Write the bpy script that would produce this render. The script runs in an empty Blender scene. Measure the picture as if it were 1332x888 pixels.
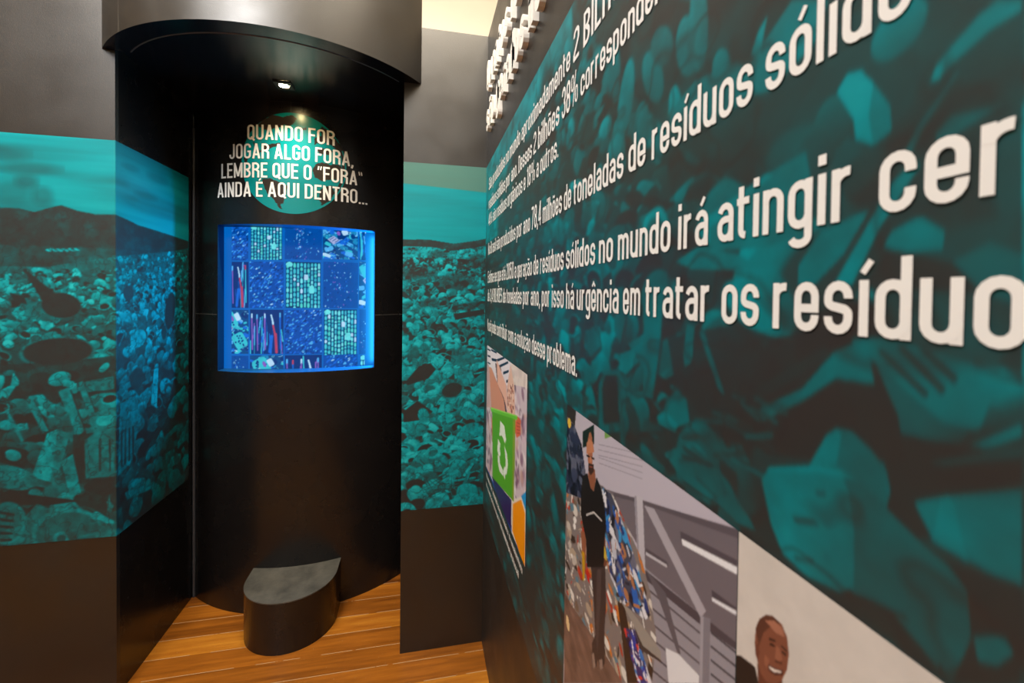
import bpy, bmesh, math, random
import numpy as np
from mathutils import Matrix, Vector

SC = bpy.context.scene
COL = SC.collection
# ------------------------------------------------------------------ surveyed layout (metres, eye at the origin in plan)
EYE = 1.45
FPX, YAW, PITCH, ROLL, PCX, PCY = 557.0955, .20618, -.01612, .01194, 662.318, 393.9805
YB, XR, XL, XP = 1.758, .2667, -1.0469, -.0665      # front of the left/back panels, right wall, recess sides
ZT, ZB, ZP = 1.9774, .5822, 2.5137                  # mural top and bottom, partition top
BX, BY, BR = -.5567, 2.763, .68                     # big bin: axis and radius
LX, LY, LR, LZ = -.543, 2.168, .68, 2.290           # its lid

# ------------------------------------------------------------------ camera
def cam_axes():
    fw = np.array([math.sin(YAW)*math.cos(PITCH), math.cos(YAW)*math.cos(PITCH), math.sin(PITCH)])
    r = np.array([math.cos(YAW), -math.sin(YAW), 0]); u = np.cross(r, fw)
    return fw, r*math.cos(ROLL)+u*math.sin(ROLL), -r*math.sin(ROLL)+u*math.cos(ROLL)
FW, RT, UP = cam_axes()
cd = bpy.data.cameras.new('camera'); cam = bpy.data.objects.new('camera', cd); COL.objects.link(cam)
cam.matrix_world = Matrix(((RT[0], UP[0], -FW[0], 0), (RT[1], UP[1], -FW[1], 0), (RT[2], UP[2], -FW[2], EYE), (0, 0, 0, 1)))
cd.sensor_width = 36; cd.sensor_fit = 'HORIZONTAL'; cd.lens = 36*FPX/1332
cd.shift_x = (666-PCX)/1332; cd.shift_y = -(444-PCY)/1332
cd.clip_start = .01; cd.clip_end = 60
cd.dof.use_dof = True; cd.dof.focus_distance = 2.0; cd.dof.aperture_fstop = 7.0
SC.camera = cam
def ray(q):
    return FW+RT*(q[0]-PCX)/FPX-UP*(q[1]-PCY)/FPX
def hit(q, axis, val):                              # a photo pixel on a plane of the room
    d = ray(q); o = np.array([0, 0, EYE]); return o+d*(val-o[axis])/d[axis]

# ------------------------------------------------------------------ light and exposure
W = bpy.data.worlds.new('world'); SC.world = W; W.use_nodes = True
W.node_tree.nodes['Background'].inputs[0].default_value = (1, .9, .78, 1)
W.node_tree.nodes['Background'].inputs[1].default_value = .04
def area(name, loc, aim, sx, sy, power, col):
    l = bpy.data.lights.new(name, 'AREA'); l.shape = 'RECTANGLE'; l.size = sx; l.size_y = sy; l.energy = power; l.color = col
    o = bpy.data.objects.new(name, l); COL.objects.link(o); o.location = loc
    o.rotation_euler = (Vector(aim)-Vector(loc)).to_track_quat('-Z', 'Y').to_euler(); return o
area('gallery_track_light', (-1.1, .15, 3.35), (-.55, 1.6, 1.75), .9, .3, 54, (1, .975, .94))
area('gallery_ceiling_light', (-1.8, -1.2, 3.6), (-.1, 1.0, 1.2), .8, .8, 30, (.93, .96, 1))
area('added_ceiling_fill', (-.4, -.9, 3.0), (-.4, -.9, 4), 2.2, 1.2, 85, (1, .925, .81))  # added without a fixture, brightens the ceiling that the boards reflect
w_ = area('added_wash_light', (-.45, 1.02, 3.3), (-.45, 1.75, 2.5), 2.0, .12, 24, (1, .87, .68)); w_.data.spread = math.radians(110)  # added to brighten the lid front and the tops of the boards
area('hall_uplight', (-.1, 2.85, 2.45), (-.1, 3.4, 3.1), 1.8, .2, 30, (1, .94, .87))
vs = SC.view_settings
vs.view_transform = 'Standard'; vs.look = 'None'; vs.gamma = 1; vs.exposure = 0.0; vs.use_curve_mapping = False
SC.display_settings.display_device = 'sRGB'
SC.cycles.use_denoising = True
SC.cycles.max_bounces = 8
SC.cycles.sample_clamp_indirect = 4

# ------------------------------------------------------------------ helpers
def lin(c):
    c = np.clip(np.asarray(c, float), 0, 1)
    return np.where(c <= .04045, c/12.92, ((c+.055)/1.055)**2.4)
def c255(r, g, b): return (r/255, g/255, b/255)
class Nodes:
    def __init__(s, name):
        s.m = bpy.data.materials.new(name); s.m.use_nodes = True; s.t = s.m.node_tree; s.b = s.t.nodes['Principled BSDF']
    def n(s, kind, **kw):
        x = s.t.nodes.new(kind)
        for k, v in kw.items(): setattr(x, k, v)
        return x
    def l(s, a, b): s.t.links.new(a, b)
    def math(s, op, a, b=None):
        x = s.n('ShaderNodeMath', operation=op)
        for i, v in enumerate((a, b)):
            if v is None: continue
            if isinstance(v, (int, float)): x.inputs[i].default_value = v
            else: s.l(v, x.inputs[i])
        return x.outputs[0]
def plain(name, col, rough=.5, spec=.5, noise=0, nscale=60, emit=0, metal=0, bump=0):
    M = Nodes(name); rgb = tuple(lin(col))+(1,)
    M.b.inputs['Roughness'].default_value = rough; M.b.inputs['Specular IOR Level'].default_value = spec; M.b.inputs['Metallic'].default_value = metal
    tc = M.n('ShaderNodeNewGeometry'); nz = M.n('ShaderNodeTexNoise'); nz.inputs['Scale'].default_value = nscale; nz.inputs['Detail'].default_value = 4
    M.l(tc.outputs['Position'], nz.inputs['Vector'])
    mx = M.n('ShaderNodeMix', data_type='RGBA'); mx.inputs[6].default_value = tuple(x*(1-noise) for x in rgb[:3])+(1,); mx.inputs[7].default_value = tuple(min(1, x*(1+noise)) for x in rgb[:3])+(1,)
    M.l(nz.outputs[0], mx.inputs[0]); M.l(mx.outputs[2], M.b.inputs['Base Color'])
    if bump:
        bp = M.n('ShaderNodeBump'); bp.inputs['Strength'].default_value = bump; bp.inputs['Distance'].default_value = .002
        M.l(nz.outputs[0], bp.inputs['Height']); M.l(bp.outputs[0], M.b.inputs['Normal'])
    if emit:
        M.b.inputs['Emission Color'].default_value = rgb; M.b.inputs['Emission Strength'].default_value = emit
    return M.m
def printed(name, rough=.42, spec=.35, emit=0):      # ink on film, colours carried by the mesh
    M = Nodes(name); a = M.n('ShaderNodeAttribute', attribute_name='ink')
    if emit:
        M.b.inputs['Base Color'].default_value = (.01, .01, .012, 1)
        M.l(a.outputs['Color'], M.b.inputs['Emission Color']); M.b.inputs['Emission Strength'].default_value = emit
    else: M.l(a.outputs['Color'], M.b.inputs['Base Color'])
    M.b.inputs['Roughness'].default_value = rough; M.b.inputs['Specular IOR Level'].default_value = spec
    return M.m
def laminate(name, PAINT):                           # black painted board, faint scuffs, slightly pebbled
    M = Nodes(name); g = M.n('ShaderNodeNewGeometry')
    n1 = M.n('ShaderNodeTexNoise'); n1.inputs['Scale'].default_value = 7; n1.inputs['Detail'].default_value = 6; M.l(g.outputs['Position'], n1.inputs['Vector'])
    cr = M.n('ShaderNodeMapRange'); cr.inputs[1].default_value = .35; cr.inputs[2].default_value = .7; cr.inputs[3].default_value = PAINT[1]-.05; cr.inputs[4].default_value = PAINT[1]+.07
    M.l(n1.outputs[0], cr.inputs[0]); M.l(cr.outputs[0], M.b.inputs['Roughness'])
    n2 = M.n('ShaderNodeTexNoise'); n2.inputs['Scale'].default_value = 420; n2.inputs['Detail'].default_value = 2; M.l(g.outputs['Position'], n2.inputs['Vector'])
    bp = M.n('ShaderNodeBump'); bp.inputs['Strength'].default_value = .25; bp.inputs['Distance'].default_value = .0012
    M.l(n2.outputs[0], bp.inputs['Height']); M.l(bp.outputs[0], M.b.inputs['Normal'])
    n3 = M.n('ShaderNodeTexNoise'); n3.inputs['Scale'].default_value = 26; n3.inputs['Detail'].default_value = 8; n3.inputs['Roughness'].default_value = .75
    mp = M.n('ShaderNodeMapping'); mp.inputs['Scale'].default_value = (1, 1, .35); M.l(g.outputs['Position'], mp.inputs['Vector']); M.l(mp.outputs[0], n3.inputs['Vector'])
    sr = M.n('ShaderNodeMapRange'); sr.inputs[1].default_value = .66; sr.inputs[2].default_value = .74; M.l(n3.outputs[0], sr.inputs[0])
    mx = M.n('ShaderNodeMix', data_type='RGBA'); mx.inputs[6].default_value = PAINT[0]+(1,); mx.inputs[7].default_value = tuple(x*2.2 for x in PAINT[0])+(1,)
    M.l(sr.outputs[0], mx.inputs[0]); M.l(mx.outputs[2], M.b.inputs['Base Color'])
    M.b.inputs['Specular IOR Level'].default_value = PAINT[2]
    return M.m
def worn_top():
    M = Nodes('scuffed pedal top'); g = M.n('ShaderNodeNewGeometry')
    n = M.n('ShaderNodeTexNoise'); n.inputs['Scale'].default_value = 9; n.inputs['Detail'].default_value = 8; n.inputs['Roughness'].default_value = .7; M.l(g.outputs['Position'], n.inputs['Vector'])
    r = M.n('ShaderNodeValToRGB'); r.color_ramp.elements[0].position = .35; r.color_ramp.elements[1].position = .72
    r.color_ramp.elements[0].color = (.045, .043, .036, 1); r.color_ramp.elements[1].color = (.125, .115, .094, 1)
    M.l(n.outputs[0], r.inputs[0]); M.l(r.outputs[0], M.b.inputs['Base Color']); M.b.inputs['Roughness'].default_value = .55
    return M.m
def planks():
    M = Nodes('orange hardwood planks'); g = M.n('ShaderNodeNewGeometry'); sp = M.n('ShaderNodeSeparateXYZ'); M.l(g.outputs['Position'], sp.inputs[0])
    PW = .0985; a = M.math('DIVIDE', M.math('SUBTRACT', sp.outputs[1], 1.812), PW); row = M.math('FLOOR', a); fr = M.math('FRACT', a)
    off = M.math('MULTIPLY', M.math('FRACT', M.math('MULTIPLY', row, .617)), 4.6)
    bx = M.math('DIVIDE', M.math('ADD', sp.outputs[0], off), 4.6); ci = M.math('FLOOR', bx); fx = M.math('FRACT', bx)
    cb = M.n('ShaderNodeCombineXYZ'); M.l(row, cb.inputs[0]); M.l(ci, cb.inputs[1])
    wn = M.n('ShaderNodeTexWhiteNoise', noise_dimensions='3D'); M.l(cb.outputs[0], wn.inputs['Vector'])
    cv = M.n('ShaderNodeCombineXYZ'); M.l(M.math('MULTIPLY', sp.outputs[0], 1.6), cv.inputs[0]); M.l(M.math('MULTIPLY', sp.outputs[1], 22), cv.inputs[1]); M.l(M.math('MULTIPLY', wn.outputs[0], 30), cv.inputs[2])
    nz = M.n('ShaderNodeTexNoise'); nz.inputs['Scale'].default_value = 1.6; nz.inputs['Detail'].default_value = 7; nz.inputs['Roughness'].default_value = .62; M.l(cv.outputs[0], nz.inputs['Vector'])
    f = M.math('ADD', M.math('MULTIPLY', wn.outputs[0], .6), M.math('MULTIPLY', M.math('SUBTRACT', nz.outputs[0], .17), .85))
    r = M.n('ShaderNodeValToRGB'); e = r.color_ramp.elements; e[0].position = .2; e[0].color = (.12, .032, .004, 1); e[1].position = .95; e[1].color = (.70, .29, .030, 1)
    x = e.new(.55); x.color = (.38, .120, .011, 1); M.l(f, r.inputs[0])
    ns = M.n('ShaderNodeTexNoise'); ns.inputs['Scale'].default_value = 9; ns.inputs['Detail'].default_value = 5; M.l(g.outputs['Position'], ns.inputs['Vector'])
    seam = M.math('MAXIMUM', M.math('LESS_THAN', fr, .026), M.math('LESS_THAN', fx, .0012))
    seam = M.math('MULTIPLY', seam, M.math('GREATER_THAN', ns.outputs[0], .42))
    mx = M.n('ShaderNodeMix', data_type='RGBA'); mx.inputs[7].default_value = (.50, .32, .17, 1); M.l(seam, mx.inputs[0]); M.l(r.outputs[0], mx.inputs[6])
    nd = M.n('ShaderNodeTexNoise'); nd.inputs['Scale'].default_value = 130; nd.inputs['Detail'].default_value = 3; M.l(g.outputs['Position'], nd.inputs['Vector'])
    dm = M.math('MULTIPLY', M.math('GREATER_THAN', nd.outputs[0], .735), .55)
    m2 = M.n('ShaderNodeMix', data_type='RGBA'); m2.inputs[7].default_value = (.62, .45, .28, 1); M.l(dm, m2.inputs[0]); M.l(mx.outputs[2], m2.inputs[6])
    M.l(m2.outputs[2], M.b.inputs['Base Color'])
    rr = M.n('ShaderNodeMapRange'); rr.inputs[3].default_value = .22; rr.inputs[4].default_value = .42; M.l(nz.outputs[0], rr.inputs[0]); M.l(rr.outputs[0], M.b.inputs['Roughness'])
    bp = M.n('ShaderNodeBump'); bp.inputs['Strength'].default_value = .3; bp.inputs['Distance'].default_value = .002; M.l(M.math('SUBTRACT', 1, seam), bp.inputs['Height']); M.l(bp.outputs[0], M.b.inputs['Normal'])
    return M.m
MAT = {}
MAT['board'] = laminate('black painted board', ((.011, .009, .0075), .43, .85)); MAT['gloss'] = laminate('black satin laminate', ((.008, .007, .007), .26, .5)); MAT['floor'] = planks(); MAT['top'] = worn_top()
MAT['cream'] = plain('cream plaster', c255(238, 226, 204), .85, .3, .05, 3)
MAT['white'] = plain('white vinyl lettering', c255(238, 237, 234), .5, .4, .02, 40)
MAT['letter'] = plain('white painted letters', c255(240, 236, 228), .55, .4, .03, 80)
MAT['reveal'] = plain('lining with blue glow in its colour', c255(5, 76, 128), .5, .4, .02, 30)  # the panel's blue light on a pale lining, put into its colour
MAT['joint'] = plain('worn board edge', c255(104, 98, 90), .45, .5, .3, 50)
MAT['bead'] = plain('dark satin bead', c255(62, 66, 74), .28, .6, .1, 40)
MAT['lidunder'] = plain('glossy black lid underside', c255(20, 20, 22), .22, .5, .1, 30)
LAMP_W = 21; BLUE_FILL_W = 10
MAT['rim'] = plain('black lamp frame', c255(22, 21, 20), .35, .5, .1, 60)
MAT['lens'] = plain('lit lamp lens', (1, .87, .62), .4, .5, 0, 10, emit=180)
MAT['ink'] = printed('printed mural film')
MAT['photo'] = printed('printed photograph film', .4, .3)
MAT['globe'] = printed('globe film on black board', .25, .5)
MAT['screen'] = printed('glowing picture panel', .7, .05, emit=1.0)

def link(name, me, mat=None, parent=None, smooth=False):
    if mat is not None and not me.materials: me.materials.append(mat)
    if smooth:
        for p in me.polygons: p.use_smooth = True
    o = bpy.data.objects.new(name, me); COL.objects.link(o)
    if parent is not None: o.parent = parent; o.matrix_parent_inverse = parent.matrix_world.inverted()
    return o
def mesh(name, verts, faces, mat=None, parent=None, smooth=False):
    me = bpy.data.meshes.new(name); me.from_pydata([tuple(map(float, v)) for v in verts], [], faces); me.update()
    return link(name, me, mat, parent, smooth)
def solid(name, verts, faces, mat, parent=None, smooth=False, bevel=0):
    me = bpy.data.meshes.new(name); bm = bmesh.new()
    vs_ = [bm.verts.new(tuple(map(float, v))) for v in verts]
    for f in faces: bm.faces.new([vs_[i] for i in f])
    bmesh.ops.recalc_face_normals(bm, faces=bm.faces)
    if bevel: bmesh.ops.bevel(bm, geom=[e for e in bm.edges], offset=bevel, segments=2, affect='EDGES', profile=.5)
    bm.to_mesh(me); bm.free()
    return link(name, me, mat, parent, smooth)
def box(name, x0, x1, y0, y1, z0, z1, mat, parent=None, bevel=0):
    v = [(x, y, z) for z in (z0, z1) for x, y in ((x0, y0), (x1, y0), (x1, y1), (x0, y1))]
    return solid(name, v, [(0, 1, 2, 3), (4, 5, 6, 7), (0, 1, 5, 4), (1, 2, 6, 5), (2, 3, 7, 6), (3, 0, 4, 7)], mat, parent, bevel=bevel)
def prism(name, poly, z0, z1, mat, parent=None, bevel=0, smooth=False):
    n = len(poly); v = [(x, y, z0) for x, y in poly]+[(x, y, z1) for x, y in poly]
    return solid(name, v, [tuple(range(n)), tuple(range(n, 2*n))]+[(i, (i+1) % n, n+(i+1) % n, n+i) for i in range(n)], mat, parent, bevel=bevel, smooth=smooth)
def structure(o): o['kind'] = 'structure'; return o
def thing(name, label, cat, loc=(0, 0, 0), group=None):
    o = bpy.data.objects.new(name, None); COL.objects.link(o); o.location = loc; o.empty_display_size = .1
    bpy.context.view_layer.update(); return tag(o, label, cat, group)
def tag(o, label, cat, group=None):
    o['label'] = label; o['category'] = cat
    if group: o['group'] = group
    return o
def around(name, u0, u1, z0, z1, mat, parent, r=BR, cx=BX, cy=BY, n=60, thick=0):   # a sheet bent round an upright axis, facing the room
    us = np.linspace(u0, u1, n+1); V = []; F = []
    for z in (z0, z1):
        for u in us: V.append((cx+r*math.sin(u/BR), cy-r*math.cos(u/BR), z))
    F = [(i, i+1, n+2+i, n+1+i) for i in range(n)]
    return mesh(name, V, F, mat, parent, smooth=True)


# ------------------------------------------------------------------ the room
B = MAT['board']
structure(box('floor', -4.2, 2.2, -4.2, 4.0, -.05, 0, MAT['floor']))
structure(box('ceiling', -4.2, 2.2, -4.2, 4.0, 4.4, 4.45, MAT['cream']))
structure(box('wall_far', -4.2, 2.2, 3.4, 3.5, 0, 4.4, MAT['cream']))
structure(box('wall_entrance', -4.2, 2.2, -4.2, -4.1, 0, 4.4, MAT['cream']))
structure(box('wall_east', 2.1, 2.2, -4.1, 3.4, 0, 4.4, MAT['cream']))
structure(box('wall_west', -4.2, -4.1, -4.1, 3.4, 0, 4.4, MAT['cream']))
structure(box('wall_left', -3.2, XL, YB, YB+.018, 0, 3.1, B))
structure(box('wall_recess', XL-.018, XL-.001, YB+.018, 2.75, 0, 2.9, MAT['gloss']))
structure(box('wall_back', XP, XR, YB, YB+.03, 0, ZP, B))
structure(box('wall_recess_right', XP+.001, XP+.019, YB+.03, 2.75, 0, 2.45, B))
structure(box('wall_right', XR, XR+.04, -3.2, YB+.03, 0, ZP, B))

# ------------------------------------------------------------------ drawing the printed pictures: colours worked out per point of a fine mesh
def vnoise(U, V, seed):                              # smooth value noise
    r = np.random.RandomState(seed); T = r.rand(64, 64)
    i = np.floor(U).astype(int); j = np.floor(V).astype(int); a = U-i; b = V-j; a = a*a*(3-2*a); b = b*b*(3-2*b)
    g = lambda x, y: T[x % 64, y % 64]
    return (g(i, j)*(1-a)+g(i+1, j)*a)*(1-b)+(g(i, j+1)*(1-a)+g(i+1, j+1)*a)*b
def fbm(U, V, seed, o=4):
    s = 0; a = .5; t = 0
    for k in range(o): s = s+a*vnoise(U*2**k+7.3*k, V*2**k+3.1*k, seed+k); t += a; a *= .5
    return s/t
class Canvas:
    def __init__(s, us, vs, ch=3, base=0):
        s.u = np.asarray(us, float); s.v = np.asarray(vs, float); s.c = np.zeros((len(s.v), len(s.u), ch)); s.c[:] = base; s.ch = ch
        s.U, s.V = np.meshgrid(s.u, s.v)
    def win(s, u0, u1, v0, v1):
        i0, i1 = np.searchsorted(s.u, (u0, u1)); j0, j1 = np.searchsorted(s.v, (v0, v1)); return slice(j0, j1), slice(i0, i1)
    def put(s, w, mask, col, alpha=1.0):
        C = s.c[w]
        if callable(col): col = col(s.U[w], s.V[w])
        col = np.asarray(col, float)
        if col.ndim == 0: col = col[None]
        if col.ndim == 2: col = col[..., None]
        a = (mask*alpha)[..., None]; s.c[w] = C*(1-a)+col*a
    def poly(s, pts, col, alpha=1.0):
        p = np.asarray(pts, float); w = s.win(p[:, 0].min(), p[:, 0].max(), p[:, 1].min(), p[:, 1].max())
        U, V = s.U[w], s.V[w]
        if U.size == 0: return
        du = np.gradient(U, axis=1) if U.shape[1] > 1 else 0*U; dv = np.gradient(V, axis=0) if U.shape[0] > 1 else 0*V; M = np.zeros(U.shape)
        for a, b in ((-.25, -.35), (.25, -.1), (-.25, .15), (.25, .4)):     # four samples a point, for soft edges
            X, Y = U+a*du, V+b*dv; m = np.zeros(U.shape, bool)
            for (x0, y0), (x1, y1) in zip(p, np.roll(p, -1, 0)):
                if y0 == y1: continue
                m ^= ((y0 > Y) != (y1 > Y)) & (X < (x1-x0)*(Y-y0)/(y1-y0)+x0)
            M += m
        s.put(w, M/4, col, alpha)
    def ell(s, cx, cy, rx, ry, ang, col, alpha=1.0, soft=.12, power=2.0):
        r = max(rx, ry)*1.1; w = s.win(cx-r, cx+r, cy-r, cy+r); U, V = s.U[w]-cx, s.V[w]-cy
        if U.size == 0: return
        ca, sa = math.cos(ang), math.sin(ang); x = (U*ca+V*sa)/rx; y = (-U*sa+V*ca)/ry
        d = (np.abs(x)**power+np.abs(y)**power)**(1/power); m = np.clip((1-d)/soft+.5, 0, 1)
        if callable(col):
            f = col; cc = f(x, y, ca, sa); s.put(w, m, cc, alpha)
        else: s.put(w, m, col, alpha)
    def line(s, p, q, wd, col, alpha=1.0):
        (x0, y0), (x1, y1) = p, q; w = s.win(min(x0, x1)-wd, max(x0, x1)+wd, min(y0, y1)-wd, max(y0, y1)+wd); U, V = s.U[w], s.V[w]
        if U.size == 0: return
        dx, dy = x1-x0, y1-y0; t = np.clip(((U-x0)*dx+(V-y0)*dy)/(dx*dx+dy*dy+1e-12), 0, 1)
        d = np.hypot(U-x0-t*dx, V-y0-t*dy); s.put(w, np.clip((wd/2-d)/(wd*.2)+.5, 0, 1), col, alpha)
    def develop(s, f, seed, grain=.3, blur=1, keep=None):          # photographic softness and grain of the print
        for _ in range(blur):
            c = s.c; p = np.pad(c, ((1, 1), (1, 1), (0, 0)), 'edge')
            s.c = (p[:-2, 1:-1]+p[2:, 1:-1]+p[1:-1, :-2]+p[1:-1, 2:]+2*c)/6
        n = fbm(s.U*f, s.V*f, seed, 4)-.5
        if keep is not None: n = n*(1-keep)
        cr = np.clip(.05-np.abs(fbm(s.U*f*.55, s.V*f*.55, seed+9, 3)-.5), 0, 1)/.05*(1 if keep is None else 1-keep)
        s.c = s.c*(1+2*grain*n-.9*grain*cr)[..., None]
    def object(s, name, at, mat, parent=None, ramp=None):
        rgb = s.c if ramp is None else ramp(s.c[..., 0], s.U, s.V)
        V = np.stack(at(s.U, s.V), -1).reshape(-1, 3); return grid(name, V, len(s.u), len(s.v), rgb.reshape(-1, 3), mat, parent)
def grid(name, V, nu, nv, rgb, mat, parent=None):
    me = bpy.data.meshes.new(name); nq = (nu-1)*(nv-1)
    i = (np.arange(nv-1)[:, None]*nu+np.arange(nu-1)[None]).ravel(); q = np.stack([i, i+1, i+nu+1, i+nu], 1).ravel().astype(np.int32)
    me.vertices.add(nu*nv); me.vertices.foreach_set('co', V.astype(np.float32).ravel())
    me.loops.add(nq*4); me.loops.foreach_set('vertex_index', q)
    me.polygons.add(nq); me.polygons.foreach_set('loop_start', np.arange(0, nq*4, 4, dtype=np.int32))
    me.update(calc_edges=True); me.validate()
    at = me.attributes.new('ink', 'FLOAT_COLOR', 'POINT'); d = np.ones((nu*nv, 4), np.float32); d[:, :3] = lin(rgb); at.data.foreach_set('color', d.ravel())
    return link(name, me, mat, parent)
DARK_NEAR = np.array(c255(52, 42, 40)); DARK, TEAL, PALE = np.array(c255(47, 40, 40)), np.array(c255(0, 138, 148)), np.array(c255(55, 200, 208))
def duotone(t, U=None, V=None, dark=None):
    t = (np.clip(t, 0, 1.25)**1.2)[..., None]; dark = DARK if dark is None else dark; return np.where(t < .8, dark+(TEAL-dark)*t/.8, TEAL+(PALE-TEAL)*(t-.8)/.45*.55)
def lump(base, k=.3, rim=.12):                       # a printed lump of plastic: lighter towards its upper left, darker below
    return lambda x, y, ca, sa: base*(1+k*(-.35*(x*ca-y*sa)+.8*(x*sa+y*ca)))+rim*np.clip(np.hypot(x, y)-.72, 0, 1)*(x*sa+y*ca)
def litter(cv, u0, u1, v0, v1, n, size, seed, lo=.2, hi=1.0, light=None, under=None):
    rg = random.Random(seed); it = sorted((rg.uniform(v0, v1) for _ in range(n)), reverse=True)
    for v in it:
        u = rg.uniform(u0, u1)
        if under and v > under(u)-.004: continue
        s = size(u, v)*rg.uniform(.5, 1.35); b = rg.uniform(lo, hi)*(light(u, v) if light else 1); k = rg.random(); a = rg.uniform(-1.3, 1.3)
        if k < .5:
            asp = rg.uniform(.45, .9); cv.ell(u, v-s*.22, s*1.08, s*asp*1.1, a, .04, .55, .3); cv.ell(u, v, s, s*asp, a, lump(b), 1, .12, rg.choice((2, 2, 2.6, 3.2)))
        elif k < .72:
            m = rg.randint(4, 6); ph = sorted(rg.uniform(0, 6.28) for _ in range(m)); P = [(u+s*math.cos(q)*rg.uniform(.7, 1.1), v+s*.75*math.sin(q)) for q in ph]
            cv.poly([(x+s*.06, y-s*.16) for x, y in P], .04, .55); g = rg.uniform(-.3, .3)
            cv.poly(P, lambda U, V, b=b, s=s, u=u, v=v, g=g: b*(1+.35*(V-v)/s+g*(U-u)/s))
        elif k < .84:
            L = s*rg.uniform(1.2, 2.2); w = s*rg.uniform(.16, .4); c, d = math.cos(a), math.sin(a)
            cv.line((u-L*c*.5, v-L*d*.5-w*.4), (u+L*c*.5, v+L*d*.5-w*.4), w*1.1, .04, .7); cv.line((u-L*c*.5, v-L*d*.5), (u+L*c*.5, v+L*d*.5), w, min(1.1, b*1.1))
        elif k < .92:
            cv.ell(u, v, s*.9, s*.6, a*.4, b); cv.ell(u, v+s*.03, s*.72, s*.45, a*.4, .08)
        else: cv.ell(u, v, s*.95, s*.6, a*.5, .07, 1, .15)
def edges(step, a, b): return np.linspace(a, b, max(2, int(round(abs(b-a)/step))+1))

# ---- beach mural on the left panel, wrapped round its edge on to the side of the recess: t runs along the panel, then into the recess
YE = 2.243; T1 = YE-YB; T0 = -2.1
tl = np.concatenate([edges(.012, T0, -.56)[:-1], edges(.0028, -.56, 0)[:-1], edges(.0035, 0, T1)])
cv = Canvas(tl, edges(.0028, ZB, ZT), 1, .2)
def A(*q):                                           # photo pixels -> (t, z) on the wrapped print
    o = []
    for p in q:
        if p[0] <= 150.5: h = hit(p, 1, YB); o.append((h[0]-XL, h[2]))
        else: h = hit(p, 0, XL); o.append((h[1]-YB, h[2]))
    return o
def mural_sky(U, V):
    st = fbm(U*1.6+.9*V, V*22, 3, 4); cl = fbm(U*3.2, V*14, 9, 3); return .79+.55*(st-.5)-.8*np.clip(cl-.6, 0, 1)
cv.put(cv.win(-9, 9, 1.55, 9), np.ones_like(cv.U[cv.win(-9, 9, 1.55, 9)]), mural_sky)
for px, py, rx, ry, al in ((38, 219, 34, 7, .5), (35, 236, 13, 8, .5), (14, 250, 26, 16, .45), (56, 255, 11, 13, .45), (8, 200, 26, 9, .35), (190, 255, 22, 5, .3), (170, 218, 16, 5, .3), (205, 232, 22, 9, .3)):
    (t, z), = A((px, py)); cv.ell(t, z, rx/370*(1.2 if px > 150 else 1), ry/370, .05, .3, al, .9)
hill = A((0, 270), (25, 271), (45, 276), (62, 271), (80, 267), (100, 274), (125, 279), (150, 279), (166, 286), (180, 293), (200, 299), (222, 306), (245, 314))
base = A((245, 323), (222, 327), (155, 333), (100, 341), (60, 347), (0, 346))
ext = [(T0, 1.70), (-1.4, 1.76), (-1.0, 1.69), (-.7, 1.72)]
def hillside(U, V): return .13+.42*np.clip(fbm(U*26, V*34, 21, 4)-.42, 0, 1)+.18*fbm(U*5, V*7, 8, 2)*(V < 1.6)
cv.poly(ext+hill+base+[(-.7, 1.5), (T0, 1.5)], hillside)
BT, BZ = [T0]+[t for t, z in base[::-1]], [1.5]+[z for t, z in base[::-1]]
cv.put((slice(None), slice(None)), (cv.V < np.interp(cv.U, BT, BZ)).astype(float), lambda U, V: .16+.30*np.clip((V-1.1)/.3, 0, 1))
for k in range(16):
    (t, z), = A((62+2.6*k, 325+1.5*math.sin(k*2.1))); cv.ell(t, z, .006, .0025, 0, .95)
far = lambda u, v: .010+.040*np.clip((1.53-v)/.95, 0, 1)**.85
top = lambda u: float(np.interp(u, [T0]+[t for t, z in base[::-1]], [1.5]+[z for t, z in base[::-1]]))
def band(v): return 1.0 if v > 1.22 else (.72 if v > .95 else .62)
litter(cv, 0, T1, 1.48, 1.68, 420, lambda u, v: .011, 99, .35, 1.05, None, top)
for za, zb, n in ((1.42, 1.52, 1500), (1.28, 1.45, 1100), (1.02, 1.32, 900), (.76, 1.08, 560), (.57, .82, 330)):
    litter(cv, T0, T1+.02, za, zb, n, far, int(za*100), .25, 1.05, lambda u, v: band(v), top)
# the larger pieces one can make out
def shape(q, v, a=1): cv.poly(A(*q), v, a)
def disc(px, py, rx, ry, ang, v, a=1, soft=.08):
    (t, z), = A((px, py)); k = 1/370*(1 if px < 150 else 1.35); cv.ell(t, z, rx*k, ry/(370 if px < 150 else 300), ang, v, a, soft)
grad = lambda b, k: (lambda U, V: b+k*fbm(U*40, V*40, 77, 3)-k/2)
shape([(32, 352), (38, 354), (73, 382), (66, 390), (54, 395), (52, 385)], .1)
shape([(30, 396), (62, 388), (98, 396), (96, 412), (60, 418), (34, 414)], grad(.5, .2)); disc(80, 397, 21, 16, -.1, .1); shape([(12, 380), (32, 386), (36, 396), (20, 392)], .1)
disc(76, 458, 41, 20, .06, .55); disc(76, 457, 37, 17, .06, .1)
shape([(0, 474), (90, 470), (150, 462), (150, 500), (110, 520), (60, 512), (0, 520)], .11, .8); disc(62, 492, 22, 14, -.3, .3, .7); disc(60, 496, 18, 11, -.3, .1, .8)
litter(cv, -.42, 0, .98, 1.2, 34, lambda u, v: .026, 555, .35, .9)
for q, b in (([(34, 520), (42, 516), (64, 560), (56, 563)], .62), ([(76, 509), (90, 503), (110, 560), (101, 568)], .66), ([(101, 498), (108, 495), (130, 551), (121, 555)], .7), ([(110, 496), (148, 489), (149, 506), (113, 510)], .5)):
    shape([(x+3, y+3) for x, y in q], .06, .8); shape(q, grad(b, .25))
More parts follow.
